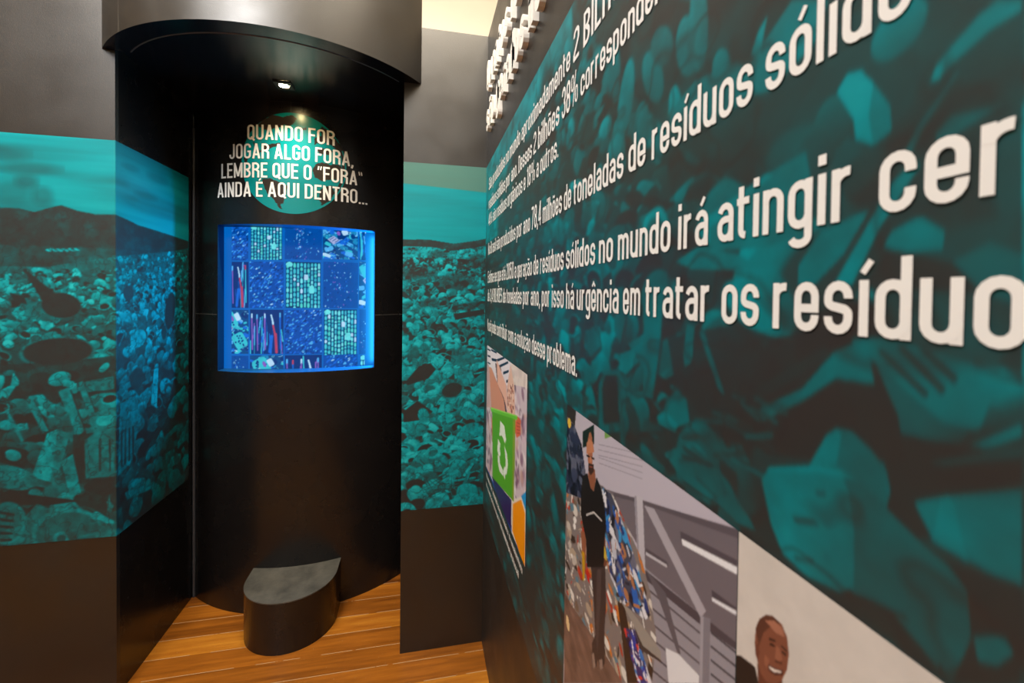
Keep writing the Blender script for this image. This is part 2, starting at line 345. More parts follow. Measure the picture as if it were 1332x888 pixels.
shape([(5, 530), (9, 529), (32, 573), (28, 575)], .6); shape([(95, 565), (150, 560), (150, 625), (96, 628)], .08, .8)
shape([(62, 563), (76, 557), (91, 565), (72, 628), (41, 620)], grad(.8, .2)); shape([(76, 557), (91, 565), (72, 628), (66, 626)], grad(.6, .2)); shape([(80, 600), (95, 590), (106, 640), (92, 648)], grad(.68, .2))
shape([(110, 573), (126, 560), (150, 555), (150, 619), (112, 622)], grad(.56, .12))
for x in (129, 142): shape([(x, 571), (x+2.5, 570), (x+3, 612), (x+.5, 613)], .1)
disc(135, 545, 16, 12, .3, .6); disc(137, 546, 10, 7, .3, .95)
disc(128, 632, 16, 9, 0, .1); disc(18, 622, 26, 14, -.3, .55); disc(10, 614, 20, 9, -.2, .66); shape([(0, 638), (106, 651), (60, 657), (0, 656)], .08)
shape([(2, 705), (48, 655), (60, 658), (70, 666), (40, 706)], grad(.5, .15))
disc(9, 680, 20, 27, -.1, .62); disc(9, 681, 16, 23, -.1, .5)
for k in range(5): shape([(0, 664+9*k), (20-k, 668+8*k), (20-k, 671+8*k), (0, 668+9*k)], .1)
disc(88, 690, 38, 30, 0, .66); disc(89, 693, 34, 27, 0, .42); disc(80, 699, 9, 8, 0, .66); disc(80, 700, 5, 4.5, 0, .3)
shape([(118, 668), (126, 664), (149, 678), (149, 685), (130, 676), (120, 674)], .85); disc(138, 690, 14, 9, .3, .5, .8); shape([(104, 696), (149, 690), (149, 697), (100, 700)], .6)
disc(167, 381, 8, 8, 0, .2); disc(221, 404, 10, 24, -.2, .12); disc(213, 432, 5, 9, 0, .2); disc(180, 440, 13, 10, .2, .85)
disc(178, 492, 11, 12, 0, .2); shape([(156, 525), (176, 514), (182, 540), (172, 600), (153, 620)], grad(.6, .2))
for k in range(4): shape([(157+5*k, 560-2*k), (159+5*k, 560-2*k), (159+5*k, 606-4*k), (157+5*k, 608-4*k)], .15)
shape([(200, 480), (206, 478), (204, 530), (196, 526)], .95); shape([(162, 640), (200, 626), (204, 632), (165, 650)], .6); shape([(171, 598), (214, 628), (212, 634), (168, 606)], .3)
def wrap(t, z): return (np.where(t < 0, XL+t, XL+.0012), np.where(t < 0, YB-.0012, YB-.0012+t), z)
cv.develop(55, 5, .45, 1, (cv.V > np.interp(cv.U, [t for t, z in ext+hill], [z for t, z in ext+hill])).astype(float))
m = cv.object('beach_mural', wrap, MAT['ink'], None, duotone)
tag(m, 'teal beach-litter mural band on the left panel, wrapping into the recess', 'mural')

# ---- beach mural on the narrow panel between the bin and the right wall
cv = Canvas(edges(.0022, XP, XR-.001), edges(.0022, ZB, ZT), 1, .15)
def A(*q): return [tuple(hit(p, 1, YB)[[0, 2]]) for p in q]
w = cv.win(-9, 9, 1.6, 9); cv.put(w, np.ones_like(cv.U[w]), lambda U, V: .92+.2*(fbm(U*3, V*40, 5, 4)-.5))
hz = A((520, 311), (560, 312), (590, 317), (620, 313), (634, 310))
xs, zs = [a for a, b in hz], [b for a, b in hz]
litter(cv, XP, XR, 1.5, 1.72, 520, lambda u, v: .009, 31, .5, 1.05)
for za, zb, n in ((1.35, 1.56, 380), (1.15, 1.42, 330), (.92, 1.22, 240), (.72, .98, 150), (.56, .78, 110)):
    litter(cv, XP-.02, XR+.02, za, zb, n, lambda u, v: .010+.032*np.clip((1.64-v)/1.0, 0, 1), int(za*77), .4, 1.0)
hm = (cv.V > np.interp(cv.U, xs, zs)-.028)*(cv.V < np.interp(cv.U, xs, zs)); cv.put((slice(None), slice(None)), hm.astype(float), lambda U, V: .12+.5*np.clip(fbm(U*50, V*70, 4, 3)-.45, 0, 1))
w = cv.win(-9, 9, 1.55, 9); skym = cv.V[w] >= np.interp(cv.U[w], xs, zs); cv.put(w, skym.astype(float), lambda U, V: .80+.24*(fbm(U*3, V*40, 5, 4)-.5))
for px, py, rx, ry in ((545, 356, 22, 9), (592, 366, 26, 10), (622, 340, 14, 9), (572, 330, 10, 5), (560, 395, 14, 6), (612, 398, 26, 6)):
    (x, z), = A((px, py)); cv.ell(x, z, rx/315, ry/315, .1, .1, .6, .8)
for q, v in (([(527, 497), (545, 476), (560, 472), (567, 480), (557, 492), (530, 501)], .08), ([(525, 535), (543, 521), (563, 535), (547, 546), (525, 549)], .07), ([(590, 408), (630, 402), (630, 408), (592, 416)], .08),
             ([(585, 650), (600, 645), (612, 652), (612, 655), (590, 658)], .9), ([(588, 455), (606, 450), (618, 470), (600, 478), (586, 470)], .55), ([(590, 480), (608, 476), (620, 495), (606, 503), (592, 497)], .75)):
    cv.poly(A(*q), v)
for px, py, rx, ry, v in ((588, 506, 16, 12, .6), (588, 507, 13, 9, .12), (551, 540, 7, 10, .8), (543, 560, 15, 8, .7), (612, 560, 16, 10, .75), (565, 588, 12, 8, .85), (563, 589, 6, 4, .5)):
    (x, z), = A((px, py)); cv.ell(x, z, rx/315, ry/315, .3, v)
for k in range(26):
    rg = random.Random(k); (x, z), (x2, z2) = A((572+rg.uniform(-28, 20), 650-rg.uniform(0, 20)), (572+rg.uniform(-28, 28), 640-rg.uniform(0, 25))); cv.line((x, z), (x2, z2), .003, rg.uniform(.3, .8))
SAGE = np.array(c255(86, 112, 100))
def panel_ramp(t, U, V):
    e = np.interp(U, [XP, XR], [1.889, 1.872]); k = np.clip((V-e)/.006, 0, 1)[..., None]*.85; f = np.clip((V-.62)/.02, 0, 1)[..., None]
    return duotone(t)*(1-k)+SAGE*k
cv.develop(60, 6, .45, 1, (cv.V > 1.66).astype(float))
m = cv.object('beach_mural', lambda u, v: (u, 0*u+YB-.0012, v), MAT['ink'], None, panel_ramp)
tag(m, 'teal beach-litter mural band on the narrow panel right of the giant bin', 'mural')

# ---- plastic-waste mural on the right wall
sx = np.array([YB-hit((x, 400), 0, XR)[1] for x in np.arange(636.2, 1345, 1.5)]); sx = np.concatenate([edges(.008, .001, sx[0])[:-1], sx, edges(.03, sx[-1]+.01, 4.4)])
cv = Canvas(sx, edges(.0019, ZB, ZT), 1, .15)
def A(*q):
    o = []
    for p in q: h = hit(p, 0, XR); o.append((YB-h[1], h[2]))
    return o
w = (slice(None), slice(None)); cv.put(w, np.ones_like(cv.U), lambda U, V: .12+.5*np.clip(fbm(U*9, V*9, 60, 4)-.4, 0, 1))
size = lambda u, v: .012+.015*min(u, 1.5)
for za, zb, n in ((1.75, 2.0, 620), (1.5, 1.8, 680), (1.2, 1.55, 760), (.9, 1.25, 640), (.56, .95, 560)):
    litter(cv, 0, 1.45, za, zb, n, size, int(za*31), .12, .8, lambda u, v: .55+.45*vnoise(np.array(u*3.1), np.array(v*4.2), 12))
    litter(cv, 1.45, 4.3, za, zb, n//3, lambda u, v: .05, int(za*37), .1, .7)
w = cv.win(0, 1.02, 1.66, 9); edge = np.clip((cv.V[w]-1.70-.16*fbm(cv.U[w]*7, cv.V[w]*3, 44, 3)-.10*cv.U[w]/.9)/.05, 0, 1)
cv.put(w, edge, lambda U, V: .72+.2*(fbm(U*4, V*20, 71, 3)-.5))
w = cv.win(0, .32, 1.66, 1.8); cv.put(w, np.clip((.3-cv.U[w])/.05, 0, 1)*.8, lambda U, V: .85+0*U)
def shp(q, v, a=1): cv.poly(A(*q), v, a)
gd = lambda b, ku=0, kv=0, u0=1.5, v0=1.3, nz=.08: (lambda U, V: b+ku*(U-u0)+kv*(V-v0)+nz*(fbm(U*30, V*30, 15, 3)-.5))
shp([(752, 10), (905, 0), (1332, 0), (1332, 480), (1180, 470), (1100, 300), (1000, 260), (900, 200), (820, 120)], lambda U, V: .10+.55*np.clip(fbm(U*14, V*16, 33, 3)-.40, 0, 1), .85)
for px, py, rx, ry, a, b in ((800, 95, .02, .045, .2, .55), (815, 130, .022, .05, -.2, .6), (850, 100, .018, .04, .5, .62), (862, 60, .018, .03, .7, .5), (895, 60, .018, .035, .3, .6), (910, 30, .014, .05, .1, .66), (880, 145, .012, .03, .2, .6), (835, 165, .02, .03, 0, .5), (805, 190, .02, .04, .2, .55), (940, 90, .012, .02, .3, .5),
                             (1170, 40, .016, .014, .9, .55), (1085, 160, .014, .018, 0, .34), (1060, 200, .016, .02, 0, .3), (1130, 230, .016, .016, .2, .2)):
    (u, v), = A((px, py)); cv.ell(u, v, rx, ry, a, lump(b, .3))
shp([(870, 150), (905, 105), (960, 80), (985, 95), (960, 140), (900, 165)], gd(.55)); shp([(955, 130), (985, 70), (1032, 0), (1080, 0), (1060, 60), (1000, 120)], gd(.58)); shp([(978, 70), (988, 40), (1000, 20), (990, 75)], .8)
shp([(904, 300), (914, 290), (1000, 226), (1050, 196), (1058, 240), (1052, 300), (1000, 322), (930, 326)], gd(.55)); shp([(904, 300), (914, 288), (1000, 224), (1008, 228), (925, 296), (925, 318)], gd(.72))
shp([(1090, 120), (1104, 96), (1122, 91), (1138, 108), (1160, 138), (1162, 170), (1138, 190), (1115, 182), (1112, 155)], gd(.76)); shp([(1138, 108), (1160, 138), (1162, 170), (1138, 190), (1132, 150)], gd(.5), .7)
shp([(1210, 108), (1222, 82), (1275, 20), (1300, 0), (1332, 0), (1332, 14), (1290, 40), (1240, 85), (1222, 106)], gd(.62)); shp([(1214, 106), (1220, 84), (1232, 76), (1225, 104)], .82)
shp([(1175, 205), (1195, 165), (1245, 95), (1252, 92), (1205, 165), (1183, 208)], gd(.52)); shp([(1218, 175), (1240, 150), (1310, 135), (1262, 165), (1222, 190)], gd(.5))
shp([(1085, 372), (1160, 240), (1190, 210), (1200, 215), (1150, 290), (1110, 372)], gd(.68)); shp([(1040, 345), (1070, 300), (1135, 270), (1100, 330), (1060, 372), (1040, 372)], gd(.6)); shp([(1150, 322), (1162, 300), (1200, 280), (1232, 300), (1228, 325), (1180, 330)], gd(.66))
shp([(1120, 375), (1160, 325), (1260, 345), (1280, 380)], .12); shp([(1240, 340), (1290, 315), (1332, 330), (1332, 400), (1280, 380)], gd(.5))
shp([(880, 340), (910, 320), (960, 330), (985, 345), (960, 352), (900, 350)], gd(.6)); shp([(970, 345), (985, 325), (1000, 322), (1012, 345), (1002, 385), (985, 385)], gd(.6))
shp([(960, 560), (985, 470), (1005, 440), (1120, 420), (1140, 470), (1170, 540), (1180, 600), (1080, 600), (1000, 590)], .06, .95); shp([(870, 440), (960, 420), (1010, 440), (980, 560), (930, 560), (880, 500)], .09, .85)
shp([(990, 530), (1045, 505), (1085, 458), (1115, 445), (1135, 470), (1140, 500), (1090, 492), (1045, 522), (992, 548)], gd(.56)); shp([(972, 512), (1075, 450), (1085, 462), (985, 525)], .12)
shp([(1110, 440), (1150, 438), (1268, 470), (1292, 520), (1276, 562), (1232, 552), (1150, 480), (1112, 452)], gd(.58))
for q in ([(1143, 456), (1150, 455), (1212, 512), (1205, 516)], [(1168, 450), (1177, 450), (1234, 506), (1227, 512)], [(1196, 452), (1206, 454), (1250, 492), (1243, 498)]): shp(q, .14)
shp([(1300, 470), (1332, 440), (1332, 590), (1290, 590), (1250, 580), (1262, 560), (1332, 548), (1332, 500)], .14, .8); shp([(1250, 585), (1332, 550), (1332, 568), (1262, 592)], gd(.6))
shp([(1140, 690), (1160, 560), (1200, 570), (1332, 590), (1332, 640), (1225, 645), (1190, 652), (1215, 700)], .07, .95); shp([(1210, 600), (1240, 596), (1332, 580), (1332, 595), (1230, 605)], gd(.3))
shp([(1052, 608), (1076, 566), (1090, 556), (1110, 560), (1136, 585), (1156, 612), (1161, 640), (1155, 660), (1118, 628)], gd(.46)); shp([(1054, 606), (1076, 566), (1090, 557), (1097, 562), (1090, 605)], gd(.62))
shp([(1095, 610), (1117, 625), (1150, 655), (1195, 700), (1236, 735), (1262, 770), (1266, 825), (1256, 862), (1230, 872), (1180, 800), (1110, 772)], gd(.42))
shp([(992, 622), (1003, 607), (1060, 605), (1095, 611), (1106, 640), (1113, 690), (1113, 764), (1095, 770), (1050, 748), (1020, 720), (1004, 680)], gd(.62)); shp([(998, 612), (1003, 607), (1060, 605), (1095, 611), (1117, 626), (1100, 620), (1060, 614)], gd(.74))
shp([(1032, 671), (1060, 674), (1069, 684), (1036, 680)], .3); shp([(1034, 722), (1062, 728), (1060, 732), (1036, 728)], .3); shp([(1062, 638), (1076, 640), (1076, 645), (1064, 643)], .3)
shp([(1100, 770), (1180, 800), (1230, 872), (1240, 888), (1180, 850)], .12); shp([(1165, 800), (1200, 810), (1228, 850), (1222, 870), (1200, 840)], gd(.42)); shp([(1192, 652), (1226, 645), (1332, 635), (1332, 765), (1262, 730), (1215, 702)], gd(.5)); shp([(1215, 702), (1226, 645), (1240, 644), (1262, 732)], gd(.56))
shp([(1258, 740), (1332, 760), (1332, 888), (1240, 888), (1266, 830)], .10); shp([(1268, 826), (1310, 826), (1322, 850), (1300, 866), (1275, 860)], gd(.52))
# middle stretch
for q, b in (([(862, 545), (868, 520), (882, 507), (895, 520), (899, 550), (880, 556)], .5), ([(855, 542), (866, 534), (884, 552), (880, 562), (858, 552)], .62), ([(838, 385), (850, 372), (866, 372), (860, 450), (850, 520), (838, 515)], .52), ([(895, 420), (905, 425), (902, 470), (892, 478), (890, 460)], .5), ([(910, 430), (918, 432), (940, 500), (945, 515), (935, 505)], .42),
             ([(808, 460), (826, 452), (832, 470), (815, 488), (806, 480)], .62), ([(802, 375), (812, 372), (815, 415), (808, 448), (800, 430)], .46), ([(762, 430), (778, 425), (782, 450), (770, 465), (760, 450)], .5), ([(865, 590), (880, 582), (905, 580), (930, 600), (948, 640), (925, 650), (890, 625)], .46), ([(900, 590), (930, 598), (945, 640), (938, 650), (905, 618)], .4), ([(930, 650), (950, 640), (975, 670), (985, 690), (960, 680)], .42)):
    shp([(x+2, y+4) for x, y in q], .06, .8); shp(q, gd(b))
shp([(779, 500), (787, 482), (806, 482), (815, 500), (815, 590), (780, 565)], gd(.45)); shp([(784, 505), (788, 488), (803, 488), (807, 548), (786, 552)], .1); shp([(786, 565), (808, 560), (809, 578), (788, 578)], .12)
for k in range(26):
    rg = random.Random(900+k); x0 = rg.uniform(885, 985); y0 = rg.uniform(510, 600); (a, b) = A((x0, y0), (x0+rg.uniform(10, 40), y0+rg.uniform(-6, 30))); cv.line(a, b, .004, rg.uniform(.12, .4))
cv.develop(24, 7, .35, 2)
m = cv.object('waste_mural', lambda u, v: (0*u+XR-.0012, YB-u, v), MAT['ink'], None, lambda t, U, V: duotone(t, dark=DARK_NEAR))
tag(m, 'large teal plastic-waste mural covering the right wall behind the white text', 'mural')

# ------------------------------------------------------------------ the giant pedal bin in the recess
bin_ = thing('pedal_bin', 'man-high black half-round pedal bin filling the recess, lid above and pedal below', 'bin', (BX, BY-BR, 0))
body_v, body_f = [], []
UE = .548; OU, OZ0, OZ1 = .3575, 1.0945, 1.7575; ZL = 2.305
us = np.unique(np.round(np.concatenate([np.linspace(-UE, -OU, 14), np.linspace(-OU, OU, 50), np.linspace(OU, UE, 14)]), 6)); zsr = [0, .55, OZ0, OZ1, 2.05, ZL+.004]
for z in zsr:
    for u in us: body_v.append((BX+BR*math.sin(u/BR), BY-BR*math.cos(u/BR), z))
n = len(us)
for j in range(len(zsr)-1):
    for i in range(n-1):
        if zsr[j] == OZ0 and -OU-1e-4 < us[i] and us[i+1] < OU+1e-4: continue
        body_f.append((j*n+i, j*n+i+1, (j+1)*n+i+1, (j+1)*n+i))
mesh('body', body_v, body_f, MAT['gloss'], bin_, smooth=True)
# lining of the opening, running straight back into the bin
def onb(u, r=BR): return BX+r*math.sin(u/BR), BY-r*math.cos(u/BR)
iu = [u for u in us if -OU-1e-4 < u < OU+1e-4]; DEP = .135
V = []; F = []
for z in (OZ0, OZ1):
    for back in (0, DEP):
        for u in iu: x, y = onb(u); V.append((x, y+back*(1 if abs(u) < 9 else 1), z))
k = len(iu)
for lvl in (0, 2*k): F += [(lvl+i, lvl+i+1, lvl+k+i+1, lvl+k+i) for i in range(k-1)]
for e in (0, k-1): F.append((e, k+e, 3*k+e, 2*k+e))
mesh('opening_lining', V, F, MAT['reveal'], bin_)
# worn sheet joint at eye level and the upright joint above the globe
for a, b in ((-UE+.02, -OU-.004), (OU+.004, UE-.03)): around('sheet_joint', a, b, 1.3498, 1.3513, MAT['joint'], bin_, BR+.0008, n=14)
around('sheet_joint', -.0125, -.0113, 2.256, ZL-.002, MAT['joint'], bin_, BR+.0008, n=1)
prism('edge_glint_bead', [(XL+.0005+.006*(1-math.cos(q)), 2.279-.007*math.sin(q)) for q in np.linspace(.0, math.pi, 9)], .002, 2.215, MAT['bead'], bin_, smooth=False)  # bead added to stand for the line reflected at the body's edge
# the lid: a wider half-round drum hung over the body
lid_a = math.acos((LY-YB)/LR); N = 64
ang = np.linspace(-lid_a, lid_a, N+1)
def lidp(a, r): return LX+r*math.sin(a), LY-r*math.cos(a)
sa = ang[int(N*.146)]
V = []; F = []
for z in (LZ, 3.05):
    for a in ang: V.append(lidp(a, LR)+(z,))
F = [(i, i+1, N+2+i, N+1+i) for i in range(N)]
lid = mesh('lid', V, F, MAT['board'], bin_, smooth=True)
RI = .613; ia = math.acos((LY-YB)/RI)
V = [lidp(a, LR)+(LZ,) for a in ang]+[lidp(a, RI)+(LZ,) for a in np.linspace(-ia, ia, N+1)]+[lidp(a, RI)+(ZL,) for a in np.linspace(-ia, ia, N+1)]
F = [(i, i+1, N+2+i, N+1+i) for i in range(N)]+[(N+1+i, N+2+i, 2*N+3+i, 2*N+2+i) for i in range(N)]
mesh('lid_rim', V, F, MAT['lidunder'], lid)
V = []; F = []
for a in np.linspace(-ia, ia, N+1):
    for dr, dz in ((0, 0), (.0022, -.0022), (.0044, 0)): V.append(lidp(a, RI-.002+dr)+(LZ-.0003+dz,))
for i in range(N): F += [(3*i, 3*i+1, 3*i+4, 3*i+3), (3*i+1, 3*i+2, 3*i+5, 3*i+4)]
mesh('rim_glint_bead', V, F, MAT['bead'], lid)  # bead added for the thin highlight along the inner lip
prism('lid_underside', [lidp(a, RI+.03) for a in np.linspace(-math.acos((LY-YB)/(RI+.03)), math.acos((LY-YB)/(RI+.03)), 40)]+[(XP, YB+.001), (XP, 2.7), (XL, 2.7), (XL, YB+.001)], ZL, ZL+.02, MAT['lidunder'], lid)
around_v = [lidp(sa, LR+.0006)+(z,) for z in (LZ, 3.05)]+[lidp(sa+.0022, LR+.0006)+(z,) for z in (3.05, LZ)]
mesh('sheet_joint', around_v, [(0, 1, 2, 3)], MAT['joint'], lid)
# pedal
px, hw, yc, ry = -.537, .1845, 2.02, .178; PZ = .212
outline = [(px+hw, BY-math.sqrt(BR**2-(px+hw-BX)**2)-.001)]+[(px+hw*math.cos(q), yc-ry*math.sin(q)) for q in np.linspace(0, math.pi, 37)]+[(px-hw, BY-math.sqrt(BR**2-(px-hw-BX)**2)-.001)]
outline += [(x, BY-math.sqrt(BR**2-(x-BX)**2)-.001) for x in np.linspace(px-hw, px+hw, 13)[1:-1]]
ped = prism('pedal', outline, 0, PZ-.004, MAT['gloss'], bin_)
prism('pedal_top', [(px+(x-px)*1.004, yc+(y-yc)*(1.004 if y < 2.06 else 1)) for x, y in outline], PZ-.004, PZ, MAT['top'], ped)['label'] = 'grey scuffed top of the pedal'

# lamp in the lid
lx, ly = [float(v) for v in hit((369.5, 110), 2, ZL)[:2]]
dl = thing('downlight', 'small square black downlight in the underside of the bin lid, lit warm', 'lamp', (lx, ly, ZL))
h = .034; bm = bmesh.new()
ring = [(h, -h), (h, h), (-h, h), (-h, -h)]
V = [(lx+x, ly+y, ZL-.0005) for x, y in ring]+[(lx+x*.97, ly+y*.97, ZL-.007) for x, y in ring]; cn = 24; R1 = .021
V += [(lx+R1*math.cos(q), ly+R1*math.sin(q), ZL-.007) for q in np.linspace(-math.pi/4, 1.75*math.pi, cn+1)[:-1]]+[(lx+R1*.9*math.cos(q), ly+R1*.9*math.sin(q), ZL-.003) for q in np.linspace(-math.pi/4, 1.75*math.pi, cn+1)[:-1]]
F = [(i, (i+1) % 4, 4+(i+1) % 4, 4+i) for i in range(4)]
for s in range(4):
    for t in range(6): a = 8+(s*6+t) % cn; b = 8+(s*6+t+1) % cn; F.append((4+s, b, a))
    F.append((4+s, 4+(s+1) % 4, 8+((s+1)*6) % cn))
F += [(8+i, 8+(i+1) % cn, 8+cn+(i+1) % cn, 8+cn+i) for i in range(cn)]
solid('lamp_frame', V, F, MAT['rim'], dl)
mesh('lamp_lens', [(lx+R1*.92*math.cos(q), ly+R1*.92*math.sin(q), ZL-.0045) for q in np.linspace(0, 2*math.pi, cn+1)[:-1]], [tuple(range(cn))], MAT['lens'], dl)
sl = bpy.data.lights.new('downlight_beam', 'SPOT'); sl.energy = LAMP_W; sl.color = (1, .88, .70); sl.spot_size = math.radians(125); sl.spot_blend = .9; sl.shadow_soft_size = .012
so = bpy.data.objects.new('downlight_beam', sl); COL.objects.link(so); so.location = (lx, ly, ZL-.012); so.parent = dl; so.matrix_parent_inverse = dl.matrix_world.inverted()

# ------------------------------------------------------------------ glowing picture panel inside the opening
PR = 1.2; PY = 2.19+PR; half = .352
us2 = np.linspace(-half, half, 300); cv = Canvas(us2, np.linspace(OZ0-.004, OZ1+.004, 285), 3, c255(0, 98, 190))
def pan(q):                                          # photo pixel -> panel coordinates
    d = ray(q); a = d[0]**2+d[1]**2; b = 2*(-d[0]*BX-d[1]*PY); c = BX**2+PY**2-PR**2; t = (-b-math.sqrt(b*b-4*a*c))/2/a
    P = np.array([0, 0, EYE])+d*t; return math.asin((P[0]-BX)/PR)*PR, P[2]
cx_ = lambda x, y: pan((270+x/4.13, 280+y/4.13))
cv.put((slice(None), slice(None)), np.ones_like(cv.U), lambda U, V: np.array(c255(0, 100, 192))*(1+.10*(fbm(U*5, V*5, 2, 2)-.5))[..., None])
xb = [130, 223, 411, 617, 811, 853]; yb_ = [57, 245, 502, 748, 828]
pal = dict(k=c255(0, 44, 112), d=c255(0, 72, 165), b=c255(20, 105, 225), l=c255(95, 190, 250), w=c255(205, 235, 255), g=c255(60, 205, 215), h=c255(120, 240, 235), r=c255(205, 60, 90), v=c255(150, 90, 190))
def tile(kind, c, r, x0, x1, y0, y1):
    (ul, vt), (ur, vb) = cx_(x0, y0), cx_(x1, y1); W_, H_ = ur-ul, vt-vb; rg = random.Random(c*7+r*31+kind); full = .137 if c in (0, 4) else W_
    fx = lambda a: (ul+a*full if c != 0 else ur-full+a*full); fullh = H_ if r < 3 else .205; fy = lambda b: vt-b*fullh
    T = Canvas(cv.u[(cv.u >= ul) & (cv.u <= ur)], cv.v[(cv.v >= vb) & (cv.v <= vt)], 3, pal['k'])
    w = cv.win(ul, ur, vb, vt); T.c[:] = pal['k']
    if kind == 0:                                    # heap of blue shards
        T.c[:] = pal['d']
        for _ in range(330):
            u, v = fx(rg.random()), fy(rg.random()); a = rg.uniform(.2, 1.2); T.ell(u, v, rg.uniform(.003, .009), rg.uniform(.002, .004), a, [pal['k'], pal['b'], pal['b'], pal['l'], pal['d'], pal['w'] if rg.random() < .25 else pal['b']][rg.randrange(6)], .9, .3)
    elif kind == 1:                                  # bottles laid out in columns
        T.c[:] = c255(2, 55, 95)
        for i in range(10):
            y = 0.02
            while y < .97:
                hh = rg.uniform(.06, .135); ww = .036; col = rg.choice((pal['g'], pal['g'], pal['h'], c255(40, 175, 190), c255(75, 220, 200), pal['w'] if rg.random() < .4 else pal['g']))
                T.ell(fx((i+.5)/10), fy(y+hh/2), full*ww, fullh*hh*.44, 0, col, 1, .1, 3.2); T.ell(fx((i+.5)/10), fy(y+.006), full*.016, fullh*.012, 0, col, 1, .2)
                T.ell(fx((i+.42)/10), fy(y+hh*.5), full*.008, fullh*hh*.3, 0, pal['w'], .5, .3); y += hh+.006
        T.ell(fx(.10), fy(.055), full*.10, fullh*.055, 0, pal['h'], 1, .1); T.ell(fx(.74), fy(.60), full*.075, fullh*.085, 0, pal['h'], 1, .1, 5); T.ell(fx(.58), fy(.33), full*.06, fullh*.06, 0, pal['w'], 1, .1, 4)
    elif kind == 2:                                  # sparse scraps on deep blue
        T.c[:] = c255(0, 72, 158)
        for _ in range(95):
            u, v = fx(min(1, max(0, rg.gauss(.45, .2)))), fy(rg.random()); T.ell(u, v, rg.uniform(.002, .006), rg.uniform(.0012, .003), rg.uniform(.6, 2.2), rg.choice((pal['l'], pal['w'], pal['k'], pal['b'], pal['v'])), .85, .4)
    elif kind == 4:                                  # toothbrushes
        for _ in range(26):
            x = rg.random(); y = rg.uniform(0, .8); L = rg.uniform(.2, .5); T.line((fx(x), fy(y)), (fx(x+rg.uniform(-.06, .06)), fy(y+L)), full*rg.uniform(.015, .04), rg.choice((pal['b'], pal['l'], pal['d'], pal['g'], pal['v'])))
        for x, y in ((.22, .12), (.45, .1), (.9, .08), (.06, .1)):
            T.line((fx(x), fy(y)), (fx(x), fy(y+.1)), full*.05, rg.choice((pal['w'], pal['l'], pal['r']))); T.line((fx(x), fy(y+.1)), (fx(x+.02), fy(y+.8)), full*.04, rg.choice((pal['b'], pal['g'], pal['v'])))
        T.line((fx(.64), fy(.12)), (fx(.70), fy(.3)), full*.05, pal['w']); T.line((fx(.67), fy(.2)), (fx(.70), fy(.36)), full*.05, pal['w']); T.line((fx(.70), fy(.36)), (fx(.77), fy(.62)), full*.06, pal['r']); T.line((fx(.77), fy(.55)), (fx(.80), fy(.96)), full*.085, pal['r']); T.line((fx(.66), fy(.6)), (fx(.60), fy(.95)), full*.09, pal['b'])
    else:                                            # circuit boards and cutlery
        T.c[:] = c255(4, 70, 130)
        for _ in range(60):
            u, v = fx(rg.random()), fy(rg.random()); a = rg.uniform(-.8, .8); s = rg.uniform(.006, .02); T.ell(u, v, s, s*.6, a, rg.choice((pal['g'], pal['b'], pal['l'], pal['k'], c255(30, 140, 190))), .95, .1, 5)
        for _ in range(70):
            u, v = fx(rg.random()), fy(rg.random()); T.line((u, v), (u+rg.uniform(-.012, .012), v+rg.uniform(-.008, .008)), .0022, rg.choice((pal['w'], pal['k'], pal['h'])))
        for x, y, s in ((.35, .25, .24), (.7, .7, .22)):
            if r > 0: T.ell(fx(x), fy(y), full*s, fullh*s*.8, .5, pal['g'], 1, .06, 5); [T.ell(fx(x+rg.uniform(-.15, .15)), fy(y+rg.uniform(-.12, .12)), full*.025, fullh*.018, .5, pal['k'], 1, .1, 4) for _ in range(12)]
        T.ell(fx(.62), fy(.16), full*.09, fullh*.09, .5, pal['w'], 1, .1, 5)
        P = [(.12, .40), (.3, .28), (.48, .42), (.3, .55)]; T.poly([(fx(a), fy(b)) for a, b in P], c255(190, 185, 225)); [T.line((fx(.2+.07*k), fy(.40+.04*k)), (fx(.30+.07*k), fy(.33+.04*k)), .002, pal['k']) for k in range(4)]
        T.ell(fx(.1), fy(.88), full*.12, fullh*.05, -.3, pal['w'], 1, .1, 4); T.ell(fx(.44), fy(.2), full*.05, fullh*.07, .4, pal['v'], 1, .2)
    T.develop(40, 4, .05, 1); T.c = T.c*.86+np.array(c255(0, 105, 195))*.14; i0 = np.searchsorted(cv.u, T.u[0]); j0 = np.searchsorted(cv.v, T.v[0]); cv.c[j0:j0+len(T.v), i0:i0+len(T.u)] = T.c
for r in range(4):
    for c in range(5):
        g = 4; kind = (c-r) % 5; kind = {0: 0, 1: 1, 2: 2, 3: 3, 4: 4}[kind]; dx = 6 if kind in (1,) else 0
        tile(kind, c, r, xb[c]+(g if c else 0)+dx, xb[c+1]-g-dx, yb_[r]+(g if r else 0), yb_[r+1]-g)
scr = cv.object('picture_panel', lambda u, v: (BX+PR*np.sin(u/PR), PY-PR*np.cos(u/PR), v), MAT['screen'])
tag(scr, 'glowing blue panel with tiled pictures of plastic waste, set in the bin opening', 'screen')

for k, (u, yy, aim) in enumerate(((OU-.006, 2.222, -1),)):   # unseen light added inside the opening to throw blue on the recess side
    x, y = onb(u); o = area('added_blue_light', (x, yy, 1.426), (x+aim, yy-.1, 1.426), .010, .62, BLUE_FILL_W, (.02, .46, 1))
    o.rotation_euler = Vector((aim, .05, 0)).to_track_quat('-Z', 'Y').to_euler(); o.data.size = .010; o.data.size_y = .62

